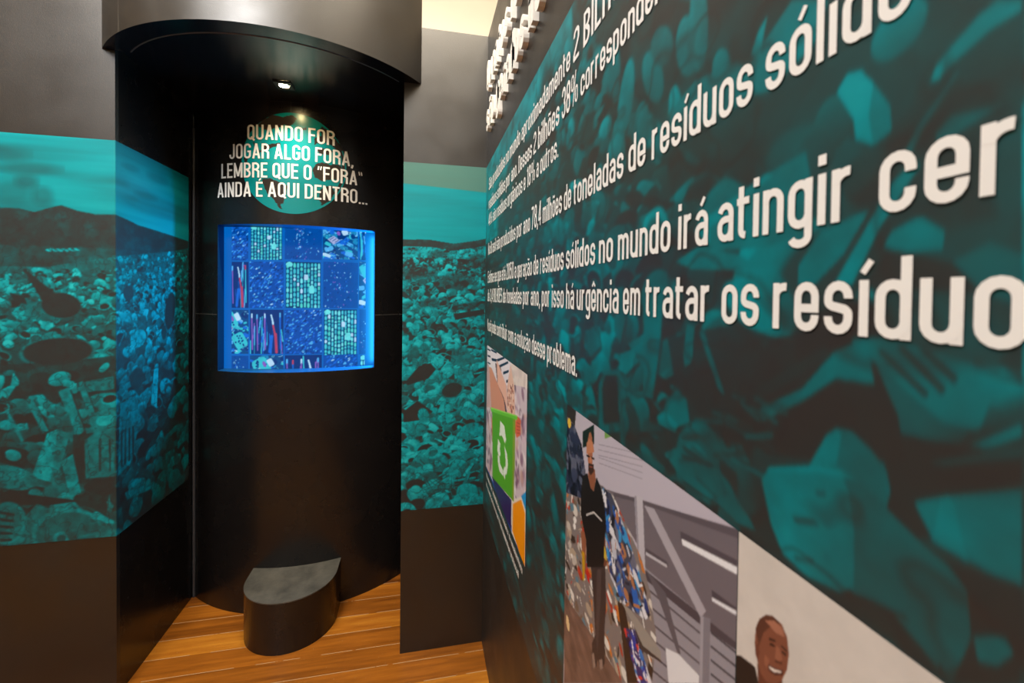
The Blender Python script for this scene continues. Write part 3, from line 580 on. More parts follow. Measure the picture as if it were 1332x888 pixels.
# ------------------------------------------------------------------ globe and lettering on the bin
GU, GZ, GR = -.003, 2.031, .2245
gr = np.linspace(0, GR, 90); gt = np.linspace(0, 2*math.pi, 260); cvg = Canvas(gt, gr, 3, c255(0, 128, 132))
LANDS = [[(262, 330), (300, 300), (350, 280), (400, 292), (405, 330), (395, 345), (350, 352), (310, 360), (262, 340)], [(398, 292), (445, 280), (470, 300), (450, 330), (425, 342), (405, 330)], [(240, 420), (262, 440), (275, 470), (300, 440), (340, 430), (380, 425), (385, 440), (345, 450), (300, 470), (270, 480), (250, 455)],
         [(286, 618), (330, 610), (372, 632), (424, 655), (404, 715), (398, 745), (384, 752), (392, 782), (374, 768), (345, 722), (312, 690), (296, 650)], [(190, 500), (212, 500), (210, 545), (195, 540)],
         [(548, 575), (570, 540), (600, 528), (640, 540), (700, 545), (715, 590), (690, 625), (640, 622), (600, 628), (565, 610)], [(592, 668), (650, 650), (668, 690), (640, 735), (600, 755), (585, 720)], [(588, 352), (600, 340), (640, 372), (690, 430), (715, 470), (690, 478), (650, 440), (610, 420), (560, 440), (562, 400), (600, 392)],
         [(495, 350), (520, 345), (522, 358), (500, 360)], [(565, 460), (600, 455), (660, 470), (640, 490), (590, 485)]]
def cyl(q):
    d = ray(q); a = d[0]**2+d[1]**2; b = 2*(-d[0]*BX-d[1]*BY); c = BX**2+BY**2-BR**2; t = (-b-math.sqrt(b*b-4*a*c))/2/a; P = np.array([0, 0, EYE])+d*t
    return math.atan2(P[0]-BX, BY-P[1])*BR, P[2]
GX, GY = GU+cvg.V*np.cos(cvg.U), GZ+cvg.V*np.sin(cvg.U)
for L in LANDS:
    P = np.array([cyl((270+x/4.0375, 80+y/4.0375)) for x, y in L]); m = np.zeros(GX.shape, bool)
    wob = .006*(fbm(GX*60, GY*60, 17, 3)-.5); wob2 = .006*(fbm(GX*60, GY*60, 27, 3)-.5)
    for (x0, y0), (x1, y1) in zip(P, np.roll(P, -1, 0)):
        if y0 != y1: m ^= ((y0 > GY+wob2) != (y1 > GY+wob2)) & (GX+wob < (x1-x0)*(GY+wob2-y0)/(y1-y0)+x0)
    cvg.c[m] = c255(44, 39, 35)
cvg.c[(np.hypot(GX-GU+.012, GY-GZ-.004) > GR-.006) & (GX > GU+.02) & (GY > GZ-.12) & (GY < GZ+.17) & (cvg.V < GR-.006)] = c255(44, 39, 35)
def onbody(u, z, r): return BX+r*np.sin(u/BR), BY-r*np.cos(u/BR), z
gl = cvg.object('globe_emblem', lambda t, r: onbody(GU+r*np.cos(t), GZ+r*np.sin(t), BR+.0009), MAT['globe'], bin_)
gl['label'] = 'teal globe printed behind the lettering'

# ---------------------------------------------------------------- condensed gothic lettering, drawn as strokes (cap height 1)
def arc(cx, cy, rx, ry, a0, a1, n=9):
    return [(cx+rx*math.cos(math.radians(a0+(a1-a0)*i/(n-1))), cy+ry*math.sin(math.radians(a0+(a1-a0)*i/(n-1)))) for i in range(n)]
def glyph(ch, w=.124, X=.73, W=.415):
    """returns (advance, [(points, closed)])"""
    h = w/2; g = .042
    L, R, T, B = h, W-h, X-h, h; m = (L+R)/2; rx = (R-L)/2; ry = rx*1.05
    S = []
    def st(*p, closed=False): S.append((list(p), closed))
    def bowl(l, r, t, b):
        mm = (l+r)/2; a = (r-l)/2; k = a*1.05
        S.append((arc(mm, t-k, a, k, 180, 0)+arc(mm, b+k, a, k, 0, -180), True))
    def acute(y): st((m-.02, y), (m+.09, y+.16))
    def tilde(y): st((m-.16, y+.01), (m-.1, y+.07), (m-.04, y+.07), (m+.04, y+.02), (m+.1, y+.02), (m+.16, y+.08))
    def circ(y): st((m-.13, y), (m, y+.13), (m+.13, y))
    adv = W; c = ch
    base = {'ã':'a','á':'a','â':'a','é':'e','ê':'e','í':'i','ó':'o','õ':'o','ç':'c','Õ':'O','É':'E'}.get(c, c)
    if base == 'o': bowl(L, R, T, B)
    elif base == 'a':
        st(*(arc(m, T-ry, rx, ry, 168, 0)+[(R, 0)]))
        y = X*.57; st((R, y), (m, y), *arc(m, y-ry*.85, rx, ry*.85, 100, 180, 5), *arc(m, B+ry, rx, ry, 180, 360))
    elif base == 'b': st((L, 0), (L, 1)); bowl(L, R, T, B)
    elif base == 'c': st(*([(R, T-ry*1.35)]+arc(m, T-ry, rx, ry, 0, 180)+arc(m, B+ry, rx, ry, 180, 360)+[(R, B+ry*1.35)]))
    elif base == 'd': st((R, 0), (R, 1)); bowl(L, R, T, B)
    elif base == 'e':
        y = X*.47; st((L, y), (R, y)); st(*([(R, y-h), (R, T-ry)]+arc(m, T-ry, rx, ry, 0, 180)[1:]+arc(m, B+ry, rx, ry, 180, 360)+[(R, B+ry*1.2)]))
    elif base == 'g': st(*([(R, X), (R, -.12)]+arc(m, -.12, rx, .11, 0, -165)[1:])); bowl(L, R, T, B)
    elif base == 'h': st((L, 0), (L, 1)); st(*([(L, T-ry)]+arc(m, T-ry, rx, ry, 180, 0)+[(R, 0)]))
    elif base == 'i':
        adv = w; st((L, 0), (L, X)); m = L
        if c == 'i': st((L, .85), (L, 1.0))
    elif base == 'l': adv = w; st((L, 0), (L, 1))
    elif base == 'm':
        st((L, 0), (L, X)); q = rx*.92
        st(*(arc(L+q, T-ry, q, ry, 180, 0)+[(L+2*q, 0)])); st(*(arc(L+3*q, T-ry, q, ry, 180, 0)+[(L+4*q, 0)])); adv = 4*q+w
    elif base == 'n': st((L, 0), (L, X)); st(*(arc(m, T-ry, rx, ry, 180, 0)+[(R, 0)]))
    elif base == 'p': st((L, -.24), (L, X)); bowl(L, R, T, B)
    elif base == 'q': st((R, -.24), (R, X)); bowl(L, R, T, B)
    elif base == 'r': st((L, 0), (L, X)); st(*arc(L+.17, T-.15, .17, .15, 180, 80)); adv = .33
    elif base == 's':
        st(*([(R, T-ry*1.15)]+arc(m, T-ry, rx, ry, 0, 180)+arc(m, X*.62, rx, ry*.55, 180, 235, 4)+arc(m, X*.38, rx, ry*.55, 55, 0, 4)+arc(m, B+ry, rx, ry, 0, -180)+[(L, B+ry*1.15)]))
    elif base == 't':
        a = .1; st((a, .93), (a, B+.1), *arc(a+.1, B+.1, .1, .1, 180, 275, 5)[1:]); st((0, X-h), (.29, X-h)); adv = .3
    elif base == 'u': st((R, 0), (R, X)); st(*([(L, X)]+arc(m, B+ry, rx, ry, 180, 360)))
    elif base == 'v': st((L, X), (m, 0), (R, X))
    elif base == 'x': st((L-.02, 0), (R+.02, X)); st((L-.02, X), (R+.02, 0))
    elif base == 'z': st((.02, T), (R, T)); st((R, T), (L, B)); st((L-.03, B), (W, B))
    # capitals and digits
    else:
        W2 = .44; R = W2-h; m = (L+R)/2; rx = (R-L)/2; ry = rx*1.05; T = 1-h; adv = W2
        if base == 'O': bowl(L, R, T, B)
        elif base == '0': bowl(L, R, T, B)
        elif base == 'Q': bowl(L, R, T, B); st((m+.02, .2), (R+.05, -.06))
        elif base == 'U': st(*([(L, 1)]+arc(m, B+ry, rx, ry, 180, 360)+[(R, 1)]))
        elif base == 'A': adv = .48; st((.06, 0), (.24, 1)); st((.24, 1), (.42, 0)); st((.12, .27), (.36, .27))
        elif base == 'N': st((L, 0), (L, 1)); st((R, 0), (R, 1)); st((L, .97), (R, .03))
        elif base == 'M': adv = .58; st((L, 0), (L, 1)); st((.58-h, 0), (.58-h, 1)); st((L, .97), (.29, .1)); st((.29, .1), (.58-h, .97))
        elif base == 'D': st(*([(L, B), (L, T)]+arc(m, T-ry, rx, ry, 90, 0, 5)+arc(m, B+ry, rx, ry, 0, -90, 5)), closed=True)
        elif base == 'F': adv = .38; st((L, 0), (L, 1)); st((L, T), (.38, T)); st((L, .52), (.35, .52))
        elif base == 'E': adv = .39; st((L, 0), (L, 1)); st((L, T), (.39, T)); st((L, .52), (.36, .52)); st((L, B), (.39, B)); m = .2
        elif base == 'L': adv = .36; st((L, 0), (L, 1)); st((L, B), (.36, B))
        elif base == 'I': adv = w; st((L, 0), (L, 1))
        elif base == 'H': st((L, 0), (L, 1)); st((R, 0), (R, 1)); st((L, .51), (R, .51))
        elif base == 'T': adv = .4; st((.2, 0), (.2, 1)); st((0, T), (.4, T))
        elif base == 'V': st((.06, 1), (.23, 0)); st((.23, 0), (.40, 1)); adv = .46
        elif base == 'J': adv = .38; r = .38-h; mm = (L+r)/2; st(*([(r, 1)]+arc(mm, B+ry, (r-L)/2, ry, 0, -180)+[(L, B+ry*1.4)]))
        elif base == 'G': st(*([(R, T-ry*1.3)]+arc(m, T-ry, rx, ry, 0, 180)+arc(m, B+ry, rx, ry, 180, 360)+[(R, .47), (m, .47)]))
        elif base == 'R':
            st((L, 0), (L, 1)); st(*([(L, T), (m, T)]+arc(m, T-.2, rx, .2, 80, -80, 7)+[(m, T-.4), (L, T-.4)])); st((m, T-.4), (R, .42), (R, 0))
        elif base == 'P': st((L, 0), (L, 1)); st(*([(L, T), (m, T)]+arc(m, T-.2, rx, .2, 80, -80, 7)+[(m, T-.4), (L, T-.4)]))
        elif base == 'B':
            st((L, 0), (L, 1)); st(*([(L, T), (m, T)]+arc(m, T-.2, rx, .2, 80, -80, 7)+[(m, T-.4), (L, T-.4)])); st(*([(m, T-.4)]+arc(m, .23+B/2, rx, .23-B/2, 80, -80, 7)+[(m, B), (L, B)]))
        elif base == 'S':
            st(*([(R, T-ry*1.2)]+arc(m, T-ry, rx, ry, 0, 180)+arc(m, .62, rx, ry*.7, 180, 235, 4)+arc(m, .38, rx, ry*.7, 55, 0, 4)+arc(m, B+ry, rx, ry, 0, -180)+[(L, B+ry*1.2)]))
        elif base == '1': adv = .28; st((.2, 0), (.2, 1)); st((.2, .93), (.04, .8))
        elif base == '2': st(*([(L, T-ry*1.2)]+arc(m, T-ry, rx, ry, 180, 0)+[(R, .62), (L, .2), (L, B)])); st((L-h+.01, B), (W2-.01, B))
        elif base == '3': st(*([(L, T-ry*1.2)]+arc(m, T-ry, rx, ry, 180, 0)+arc(m, .68, rx, .15, 0, -80, 5))); st(*(arc(m, .36, rx, .16, 80, 0, 5)+arc(m, B+ry, rx, ry, 0, -180)+[(L, B+ry*1.2)]))
        elif base == '4': st((.31, 0), (.31, 1)); st((.29, .98), (L-.02, .26)); st((.0, .26), (.45, .26))
        elif base == '5': st((R, T), (L+.01, T), (L, .5)); st(*([(L, .5)]+arc(m, .62-ry, rx, ry, 150, 0)+arc(m, B+ry, rx, ry, 0, -180)+[(L, B+ry*1.2)]))
        elif base == '7': st((.0, T), (R, T)); st((R, T), (.14, 0))
        elif base == '8': bowl(L+.01, R-.01, T, .5); bowl(L, R, .53, B)
        elif base == '%':
            adv = .74; bowl(L*.9, .27, T, .5); bowl(.47, .74-L, .5, B); st((.24, 0), (.5, 1))
        elif base == '.': adv = w; st((L, 0), (L, w))
        elif base == ',': adv = w; st((L, w), (L, .04), (L-.05, -.12))
        elif base == '-': adv = .26; st((.02, .36), (.24, .36))
        elif base == '?': st(*([(L, T-ry*1.2)]+arc(m, T-ry, rx, ry, 180, 0)+[(R, .62), (m, .42), (m, .27)])); st((m, 0), (m, w))
        elif base in '“”': adv = .26; st((.06, .74), (.1 if base == '“' else .02, .99)); st((.2, .74), (.24 if base == '“' else .16, .99)); S[:] = [(p, c2) for p, c2 in S]
        elif base == ' ': adv = .13
    if c in 'áéíó': acute(X+.09)
    elif c in 'ãõ': tilde(X+.1)
    elif c in 'âê': circ(X+.09)
    elif c == 'ç': st((m, 0), (m+.03, -.1), (m-.08, -.15))
    elif c == 'Õ': tilde(1.08)
    elif c == 'É': acute(1.07)
    thin = c in 'áãâéêíóõçÕÉ'
    return adv+2*g, S, thin
def text_width(t, cap, xs=1.0, **k): return sum(glyph(c, **k)[0] for c in t)*cap*xs
def strip(pts, closed, w):                           # a stroke of even width: left and right border points
    p = [np.array(q, float) for q in pts]; q = [p[0]]
    for a in p[1:]:
        if np.hypot(*(a-q[-1])) > 1e-5: q.append(a)
    if closed and np.hypot(*(q[0]-q[-1])) < 1e-5: q.pop()
    n = len(q); L, R = [], []
    for i in range(n):
        if closed: a, b = q[i]-q[i-1], q[(i+1) % n]-q[i]
        else: a = q[i]-q[i-1] if i else q[1]-q[0]; b = q[i+1]-q[i] if i < n-1 else q[i]-q[i-1]
        a = a/np.hypot(*a); b = b/np.hypot(*b); t = a+b; k = np.hypot(*t)
        t = t/k if k > .2 else b; nrm = np.array([-t[1], t[0]]); c = max(.5, abs(nrm @ np.array([-b[1], b[0]])))
        L.append(q[i]+nrm*w/2/c); R.append(q[i]-nrm*w/2/c)
    return L, R
def lay(text, x, y, cap, xs=1.0, w=.124, X=.73, spread=0):       # outlines of a line of text: list of per-letter strip lists
    out = []
    for ch in text:
        adv, S, thin = glyph(ch, w, X)
        g = .042; L = []
        for i, (p, closed) in enumerate(S):
            ww = w
            if ch in '%': ww = w*.62
            if ch in '“”': ww = w*.6
            if thin and i >= len(S)-1: ww = w*.66
            l, r = strip(p, closed, ww)
            f = lambda v: (x+(v[0]+g)*cap*xs, y+v[1]*cap)
            L.append(([f(v) for v in l], [f(v) for v in r], closed))
        if L: out.append((ch, L))
        x += (adv+spread)*cap*xs
    return out, x
def flat_text(name, runs, at, mat, parent=None):     # runs laid on a surface as thin film
    V = []; F = []
    for run in runs:
        for ch, L in run:
            for si, (l, r, closed) in enumerate(L):
                b = len(V); n = len(l)
                for i in range(n): V.append(at(*l[i], si*.00012)); V.append(at(*r[i], si*.00012))
                for i in range(n if closed else n-1): j = (i+1) % n; F.append((b+2*i, b+2*i+1, b+2*j+1, b+2*j))
    return mesh(name, V, F, mat, parent)
def raised(name, strips, at, t, mat, parent):        # one solid letter, t thick
    V = []; F = []
    for l, r, closed in strips:
        b = len(V); n = len(l)
        for i in range(n): V += [at(*l[i], t), at(*r[i], t), at(*l[i], 0), at(*r[i], 0)]
        for i in range(n if closed else n-1):
            j = (i+1) % n; p, q = b+4*i, b+4*j
            F += [(p, p+1, q+1, q), (p, q, q+2, p+2), (p+1, p+3, q+3, q+1), (p+2, q+2, q+3, p+3)]
        if not closed: F += [(b, b+2, b+3, b+1), (b+4*n-4, b+4*n-3, b+4*n-1, b+4*n-2)]
    return solid(name, V, F, mat, parent)
slogan = []
for t, u0, u1, z in (('QUANDO FOR', -.2005, .1765, 2.130), ('JOGAR ALGO FORA,', -.2895, .259, 2.047), ('LEMBRE QUE O “FORA”', -.334, .302, 1.963), ('AINDA É AQUI DENTRO...', -.3565, .325, 1.878)):
    xs = (u1-u0)/text_width(t, .066); slogan.append(lay(t, u0-.003, z, .066, xs)[0])
flat_text('slogan', slogan, lambda u, z, o: onbody(u, z, BR+.0019+o), MAT['white'], bin_)['label'] = 'white slogan QUANDO FOR JOGAR ALGO FORA, LEMBRE QUE O "FORA" AINDA É AQUI DENTRO'

# ------------------------------------------------------------------ right wall: white paragraphs
CAP = .047
ROWS = [(1.8655, [('São produzidos no mundo aproximadamente ', .078, 1), ('2 BILHÕES', 1.027, 1.2), ('de toneladas de', 1.335, 1)]),
        (1.7885, [('resíduos sólidos por ano. Desses ', .078, 1), ('2 bilhões', None, 1.1), ('38%', .968, 1.25), ('correspondem a resíduos secos,', 1.066, 1)]),
        (1.7250, [('44% são resíduos orgânicos e ', .078, 1), ('18%', .6975, 1.08), ('a outros.', None, 1)]),
        (1.6110, [('No Brasil são produzidos por ano ', .078, 1), ('78,4', .7491, 1.16), ('milhões de ', None, 1), ('toneladas de ', 1.04, 1), ('resíduos ', 1.2994, 1), ('sólidos urbanos.', 1.468, 1)]),
        (1.5005, [('Estima-se que até ', .078, 1), ('2050', .4485, 1.08), ('a geração de ', None, 1), ('resíduos ', .8304, 1), ('sólidos ', 1.0043, 1), ('no ', 1.1524, 1), ('mundo ', 1.2159, 1), ('irá ', 1.3551, 1), ('atingir ', 1.416, 1), ('cerca', 1.5555, 1)]),
        (1.4280, [('de ', .078, 1), ('3,4 BILHÕES', None, 1.05), ('de toneladas por ano, ', None, 1), ('por isso há ', .8467, 1), ('urgência ', 1.0624, 1), ('em ', 1.2341, 1), ('tratar ', 1.2909, 1), ('os ', 1.4231, 1), ('resíduos', 1.480, 1)]),
        (1.3130, [('Você pode contribuir com a solução desse ', .078, 1), ('problema.', .8923, 1)])]
def row_runs(z, chunks):
    runs = []; groups = []
    for c in chunks:
        if c[1] is None: groups[-1].append(c)
        else: groups.append([c])
    for i, g in enumerate(groups):
        nat = sum(text_width(t, CAP*k)+(0 if t.endswith(' ') or j == len(g)-1 and i == len(groups)-1 else CAP*.214) for j, (t, s, k) in enumerate(g))
        xs = (groups[i+1][0][1]-g[0][1])/nat if i+1 < len(groups) else {1.3130: .94, 1.4280: .985, 1.5005: .99}.get(z, .94)
        xs = min(1.15, max(.82, xs)); x = g[0][1]-.003
        for t, s, k in g:
            r, x = lay(t, x, z, CAP*k, xs); runs.append(r)
            if not t.endswith(' '): x += CAP*.214*xs
    return runs
def onwall(s, z, o): return XR-.0024-o, YB-s, z
LINES = ['first line of the top white paragraph, beginning São produzidos no mundo', 'second line of the top white paragraph, beginning resíduos sólidos por ano', 'third, shortest line of the top white paragraph, ending a outros',
         'white line on its own, No Brasil são produzidos por ano 78,4 milhões', 'white line beginning Estima-se que até 2050, with a huge cerca near the camera', 'white line at eye level, de 3,4 BILHÕES, ending in a huge resíduos', 'lowest white line, Você pode contribuir com a solução, just above the photographs']
for i, lab in enumerate(LINES): tag(flat_text('wall_lettering', row_runs(*ROWS[i]), onwall, MAT['white']), lab, 'lettering', 'white lettering on the right wall')
rg = random.Random(5)
for z, s1, lab in ((.735, .70, 'upper line of the tiny white caption under the green-box photograph'), (.697, .66, 'lower line of the tiny white caption under the green-box photograph')):
    t = ''.join(rg.choice('iunmoacreslt' if rg.random() > .16 else ' ') for _ in range(58)); w_ = text_width(t, .020)
    tag(flat_text('wall_lettering', [lay(t, .09, z, .020, (s1-.09)/w_)[0]], onwall, MAT['white']), lab, 'lettering', 'white lettering on the right wall')

# ------------------------------------------------------------------ raised heading
for t, z, s0, lab in (('Quantos resíduos', 2.248, .070, 'upper line of raised white letters at the top of the right wall'), ('são gerados no mundo', 2.090, .070, 'lower line of raised white letters, just above the teal mural')):
    hd = thing('raised_heading', lab, 'lettering', (XR, YB-.07, z), 'raised heading on the right wall')
    run, _ = lay(t, s0, z, .112, 1.0, w=.17, X=.74, spread=.05)
    for ch, L in run: raised('letter', L, lambda s, zz, d: (XR-d*.015-.0002, YB-s, zz), 1, MAT['letter'], hd)

# ------------------------------------------------------------------ photographs printed on the right wall
def photo(name, s0, s1, z0, z1, px_step, base, label):
    x0 = 0; s = [s0]
    xs = np.arange(600, 1345, px_step); ss = [YB-hit((x, 600), 0, XR)[1] if x > 632 else -1 for x in xs]; s += [v for v in ss if s0+.0005 < v < s1-.0005]
    if s1 > s[-1]+.03: s += list(np.arange(s[-1]+.012, s1-.003, .012))
    return Canvas(s+[s1], edges(.0019 if s1 < 1 else .0013, z0, z1), 3, base)
def A(*q):
    o = []
    for p in q: h = hit(p, 0, XR); o.append((YB-h[1], h[2]))
    return o
def put_photo(cv, label):
    return tag(cv.object('printed_photograph', lambda u, v: (0*u+XR-.0021, YB-u, v), MAT['photo']), label, 'photograph', 'photographs printed on the right wall')
PL = lambda cv: (lambda q, col, a=1: cv.poly(A(*q), col, a))
# 1: hands hold a green recycling box
cv = photo('p', .0776, .7250, .770, 1.2545, .8, c255(206, 190, 200), ''); P = PL(cv)
rg = random.Random(3)
for _ in range(420):
    cv.ell(rg.uniform(.07, .73), rg.uniform(.77, 1.26), rg.uniform(.006, .03), rg.uniform(.006, .022), rg.uniform(-1, 1), rg.choice((c255(225, 212, 220), c255(235, 228, 232), c255(190, 165, 185), c255(150, 110, 140), c255(120, 80, 110), c255(200, 160, 150), c255(95, 70, 90), c255(215, 190, 205))), .7, .6)
P([(665, 468), (690, 485), (690, 505), (668, 500)], c255(225, 215, 205), .8)
P([(633, 606), (648, 640), (672, 700), (690, 745), (633, 640)], c255(0, 70, 170)); P([(640, 618), (670, 655), (668, 692), (650, 655)], c255(48, 34, 92))
P([(666, 650), (680, 645), (690, 668), (690, 740), (684, 733), (666, 692)], c255(225, 215, 205)); P([(668, 655), (679, 649.5), (684, 668), (683.5, 740), (667.5, 690)], c255(240, 150, 10)); P([(679, 645), (690, 634), (690, 668), (684.7, 663)], c255(40, 150, 215))
P([(634, 447), (666, 472), (664, 500), (648, 505), (634, 480)], c255(222, 216, 226))
for q in ([(639.5, 453.5), (647, 457.5), (647, 460), (639.5, 456)], [(640.5, 465.5), (647, 467), (657, 463.5), (657, 466.5), (647, 470.5), (640.5, 469)], [(650.4, 474.5), (662, 469.5), (662, 472.5), (650.8, 478)], [(655, 483.5), (662.5, 481), (662.5, 484), (655.6, 487)], [(659, 494.5), (663, 493), (663, 496), (659.5, 498)], [(635, 453), (639, 455), (639, 457), (635, 455)], [(635, 461), (639, 463), (639, 465), (635, 463.5)], [(635, 470), (638.5, 472), (638.5, 474), (635, 472)]): P(q, c255(28, 40, 72))
P([(645, 472), (652, 476), (660, 540), (652, 540)], c255(78, 52, 60)); P([(635, 476), (640, 478), (656, 519), (658.5, 537), (638.5, 532), (635, 500)], c255(206, 142, 118)); P([(646.5, 466), (659.5, 501), (660.5, 532), (656, 517), (648, 499)], c255(226, 176, 158)); P([(634, 470), (637, 476), (640, 531), (634, 528)], c255(200, 168, 170))
P([(660.5, 503), (665, 473), (670, 503), (671, 540), (660, 537)], c255(222, 182, 165))
for _ in range(60):
    (u, v), = A((rg.uniform(661, 669), rg.uniform(500, 537))); cv.ell(u, v, .006, .005, 0, rg.choice((c255(190, 110, 85), c255(235, 205, 190), c255(120, 60, 50))), .8, .4)
P([(641.8, 536), (640, 548), (640.8, 574), (643, 574)], c255(205, 110, 85)); P([(673, 540), (678.6, 546), (677.8, 566), (673, 569.5), (670, 557)], c255(212, 98, 66))
for k in range(4): P([(673, 549+4.5*k), (678, 551+4*k), (678, 551.8+4*k), (673, 550+4.5*k)], c255(150, 50, 35))
P([(641, 533), (671.3, 545), (669.3, 652), (641.6, 621)], c255(84, 166, 14)); P([(668.4, 544), (671.3, 545), (669.3, 652), (667, 650)], c255(128, 160, 30)); P([(639, 529.5), (674, 540.5), (673.8, 546), (639.6, 535)], c255(104, 196, 44)); P([(639, 529.5), (674, 540.5), (674, 542), (639, 531)], c255(150, 225, 90))
for q in ([(651.6, 547), (657, 554), (659.2, 572), (657.6, 577), (655.4, 570), (653.4, 566), (650.2, 567), (651, 558)], [(648.6, 570), (651.8, 577), (651, 583), (652, 592), (649.6, 594), (647.6, 585)], [(648, 592), (650.4, 592), (651.4, 603), (655, 611), (655.4, 619), (650.6, 613), (648.8, 604)], [(656.8, 578.5), (660.4, 590), (661.6, 604), (660, 616), (657.8, 618), (657.4, 625), (655, 613), (657, 606), (658, 608), (658.6, 600)]): P(q, c255(226, 236, 226))
put_photo(cv, 'printed photograph of hands holding a green box with a white recycling symbol')
# 2: man standing in a sorting shed
PZ0 = .70
cv = photo('p', 1.0205, 1.4475, PZ0, 1.2545, .9, c255(186, 180, 194), ''); P = PL(cv)
rg = random.Random(8)
for k in range(5): P([(780, 577+7*k-4*(k > 2)), (838, 590+8*k), (838, 591.2+8*k), (780, 578+7*k-4*(k > 2))], c255(150, 144, 158))
P([(790, 636), (832, 648), (964, 690), (966, 888), (840, 888), (838, 720)], c255(112, 104, 112)); P([(800, 640), (964, 688), (964, 700), (838, 655), (800, 645)], c255(92, 84, 92))
P([(838, 735), (964, 840), (964, 888), (838, 888)], c255(150, 146, 156)); P([(840, 740), (916, 800), (962, 836), (962, 846), (914, 812), (840, 752)], c255(78, 70, 78))
for k in range(6):
    y = 762+20*k; P([(842, y), (914, y+60), (914, y+63), (842, y+3)], c255(90, 84, 92)); P([(927, 820+18*k), (962, 848+18*k), (962, 851+18*k), (927, 823+18*k)], c255(70, 66, 74))
P([(842, 740), (868, 770), (888, 850), (884, 850), (860, 780)], c255(96, 90, 98)); P([(868, 842), (885, 850), (912, 878), (912, 888), (872, 888)], c255(226, 226, 232))
P([(887, 690), (962, 728), (962, 738), (888, 700)], c255(84, 76, 84)); P([(889, 700), (962, 737), (962, 747), (890, 708)], c255(232, 232, 238)); P([(928, 766), (961, 790), (961, 794), (929, 776)], c255(80, 72, 80)); P([(928.5, 776), (961, 794), (961, 800), (929, 781)], c255(225, 225, 232)); P([(842, 712), (870, 730), (872, 736), (842, 720)], c255(86, 78, 86)); P([(842, 717), (870, 734), (870, 738), (842, 721)], c255(190, 188, 196))
P([(840, 657), (853, 661), (921, 794), (914, 803)], c255(172, 166, 176)); P([(827, 644), (838, 646), (842, 755), (832, 730)], c255(188, 184, 194)); P([(827, 644), (830, 645), (834, 735), (832, 730)], c255(150, 146, 158)); P([(914, 800), (927, 804), (925, 888), (912, 888)], c255(128, 124, 134)); P([(914, 800), (918, 801), (916, 888), (912, 888)], c255(160, 156, 166))
P([(739, 524), (751, 534), (748, 570), (739, 566)], c255(52, 44, 42)); P([(759.5, 561), (774.5, 551.5), (774.5, 577), (759.5, 582)], c255(28, 44, 38)); P([(788, 560), (797.5, 567), (788.5, 570.5)], c255(118, 160, 84))
heap = [(738, 540), (748, 552), (758, 578), (764, 620), (786, 632), (800, 645), (818, 685), (836, 725), (848, 770), (856, 830), (850, 888), (736, 888), (736, 760)]
def junk(q, n, cols, rmin, rmax, seed, ang=0):
    r = random.Random(seed); pts = A(*q); us_, vs_ = [a for a, b in pts], [b for a, b in pts]
    m = Canvas(cv.u, cv.v, 1, 0); m.poly(pts, 1.0); keep = cv.c.copy()
    for _ in range(n):
        u = r.uniform(min(us_), max(us_)); v = r.uniform(min(vs_), max(vs_)); s = r.uniform(rmin, rmax); c = r.choice(cols)
        if r.random() < .6: cv.ell(u, v, s, s*r.uniform(.3, .8), ang+r.uniform(-.9, .9), c, .95, .2, r.choice((2, 4)))
        else: cv.line((u, v), (u+s*r.uniform(-1.5, 1.5), v-s*r.uniform(.5, 2)), s*.35, c)
    k = m.c[..., :1]; cv.c[:] = keep*(1-k)+cv.c*k
LIGHT = [c255(214, 208, 200), c255(226, 222, 216), c255(196, 188, 180), c255(178, 160, 140), c255(235, 233, 230), c255(120, 100, 84), c255(58, 46, 40), c255(205, 120, 50), c255(180, 60, 40), c255(90, 130, 150)]
P(heap, c255(130, 120, 118)); junk(heap, 700, LIGHT, .004, .014, 1)
nav = [(738, 545), (748, 552), (758, 578), (764, 620), (764, 650), (738, 640)]; P(nav, c255(34, 38, 58)); junk(nav, 130, [c255(26, 30, 48), c255(44, 50, 76), c255(20, 22, 34), c255(96, 100, 120), c255(60, 66, 92)], .004, .016, 2); cv.ell(*A((742, 550))[0], .008, .009, 0, c255(225, 190, 70))
blu = [(784, 632), (797, 642), (816, 690), (834, 745), (848, 800), (842, 806), (812, 785), (796, 750), (786, 690)]; P(blu, c255(70, 74, 92)); junk(blu, 260, [c255(46, 46, 60), c255(30, 30, 42), c255(40, 100, 190), c255(60, 150, 210), c255(196, 198, 210), c255(225, 225, 232), c255(180, 120, 80), c255(110, 110, 128), c255(40, 60, 120)], .004, .013, 3, -1)
P([(735, 768), (744, 785), (771, 825), (792, 855), (812, 888), (735, 888)], lambda U, V: np.array(c255(118, 92, 82))*(1+.5*(fbm(U*30, V*60, 6, 3)-.5))[..., None])
cv.ell(*A((740, 810))[0], .009, .012, .3, c255(230, 200, 150))
P([(805, 781), (814, 786), (834, 888), (818, 888)], c255(58, 44, 38)); P([(813, 816), (828, 819), (850, 888), (832, 888)], c255(60, 60, 110)); junk([(813, 816), (828, 819), (850, 888), (832, 888)], 110, [c255(40, 60, 170), c255(60, 50, 110), c255(215, 60, 50), c255(232, 232, 240), c255(50, 120, 200), c255(30, 26, 50)], .003, .010, 4)
P([(811, 784), (822, 792), (862, 846), (862, 858), (838, 839), (826, 812)], c255(152, 145, 138)); P([(826, 812), (838, 839), (862, 858), (862, 861), (836, 845)], c255(70, 60, 58))
P([(757, 690), (764, 692), (764, 740), (760, 742)], c255(150, 92, 66)); P([(758.4, 716), (762, 718), (762.4, 752), (759.6, 756)], c255(196, 150, 30)); P([(783, 690), (789, 694), (791, 735), (786, 740)], c255(120, 72, 54)); P([(786, 704), (790, 716), (791, 730), (787, 724)], c255(205, 176, 60)); P([(764, 730), (767, 742), (769, 760), (765, 752)], c255(200, 40, 34))
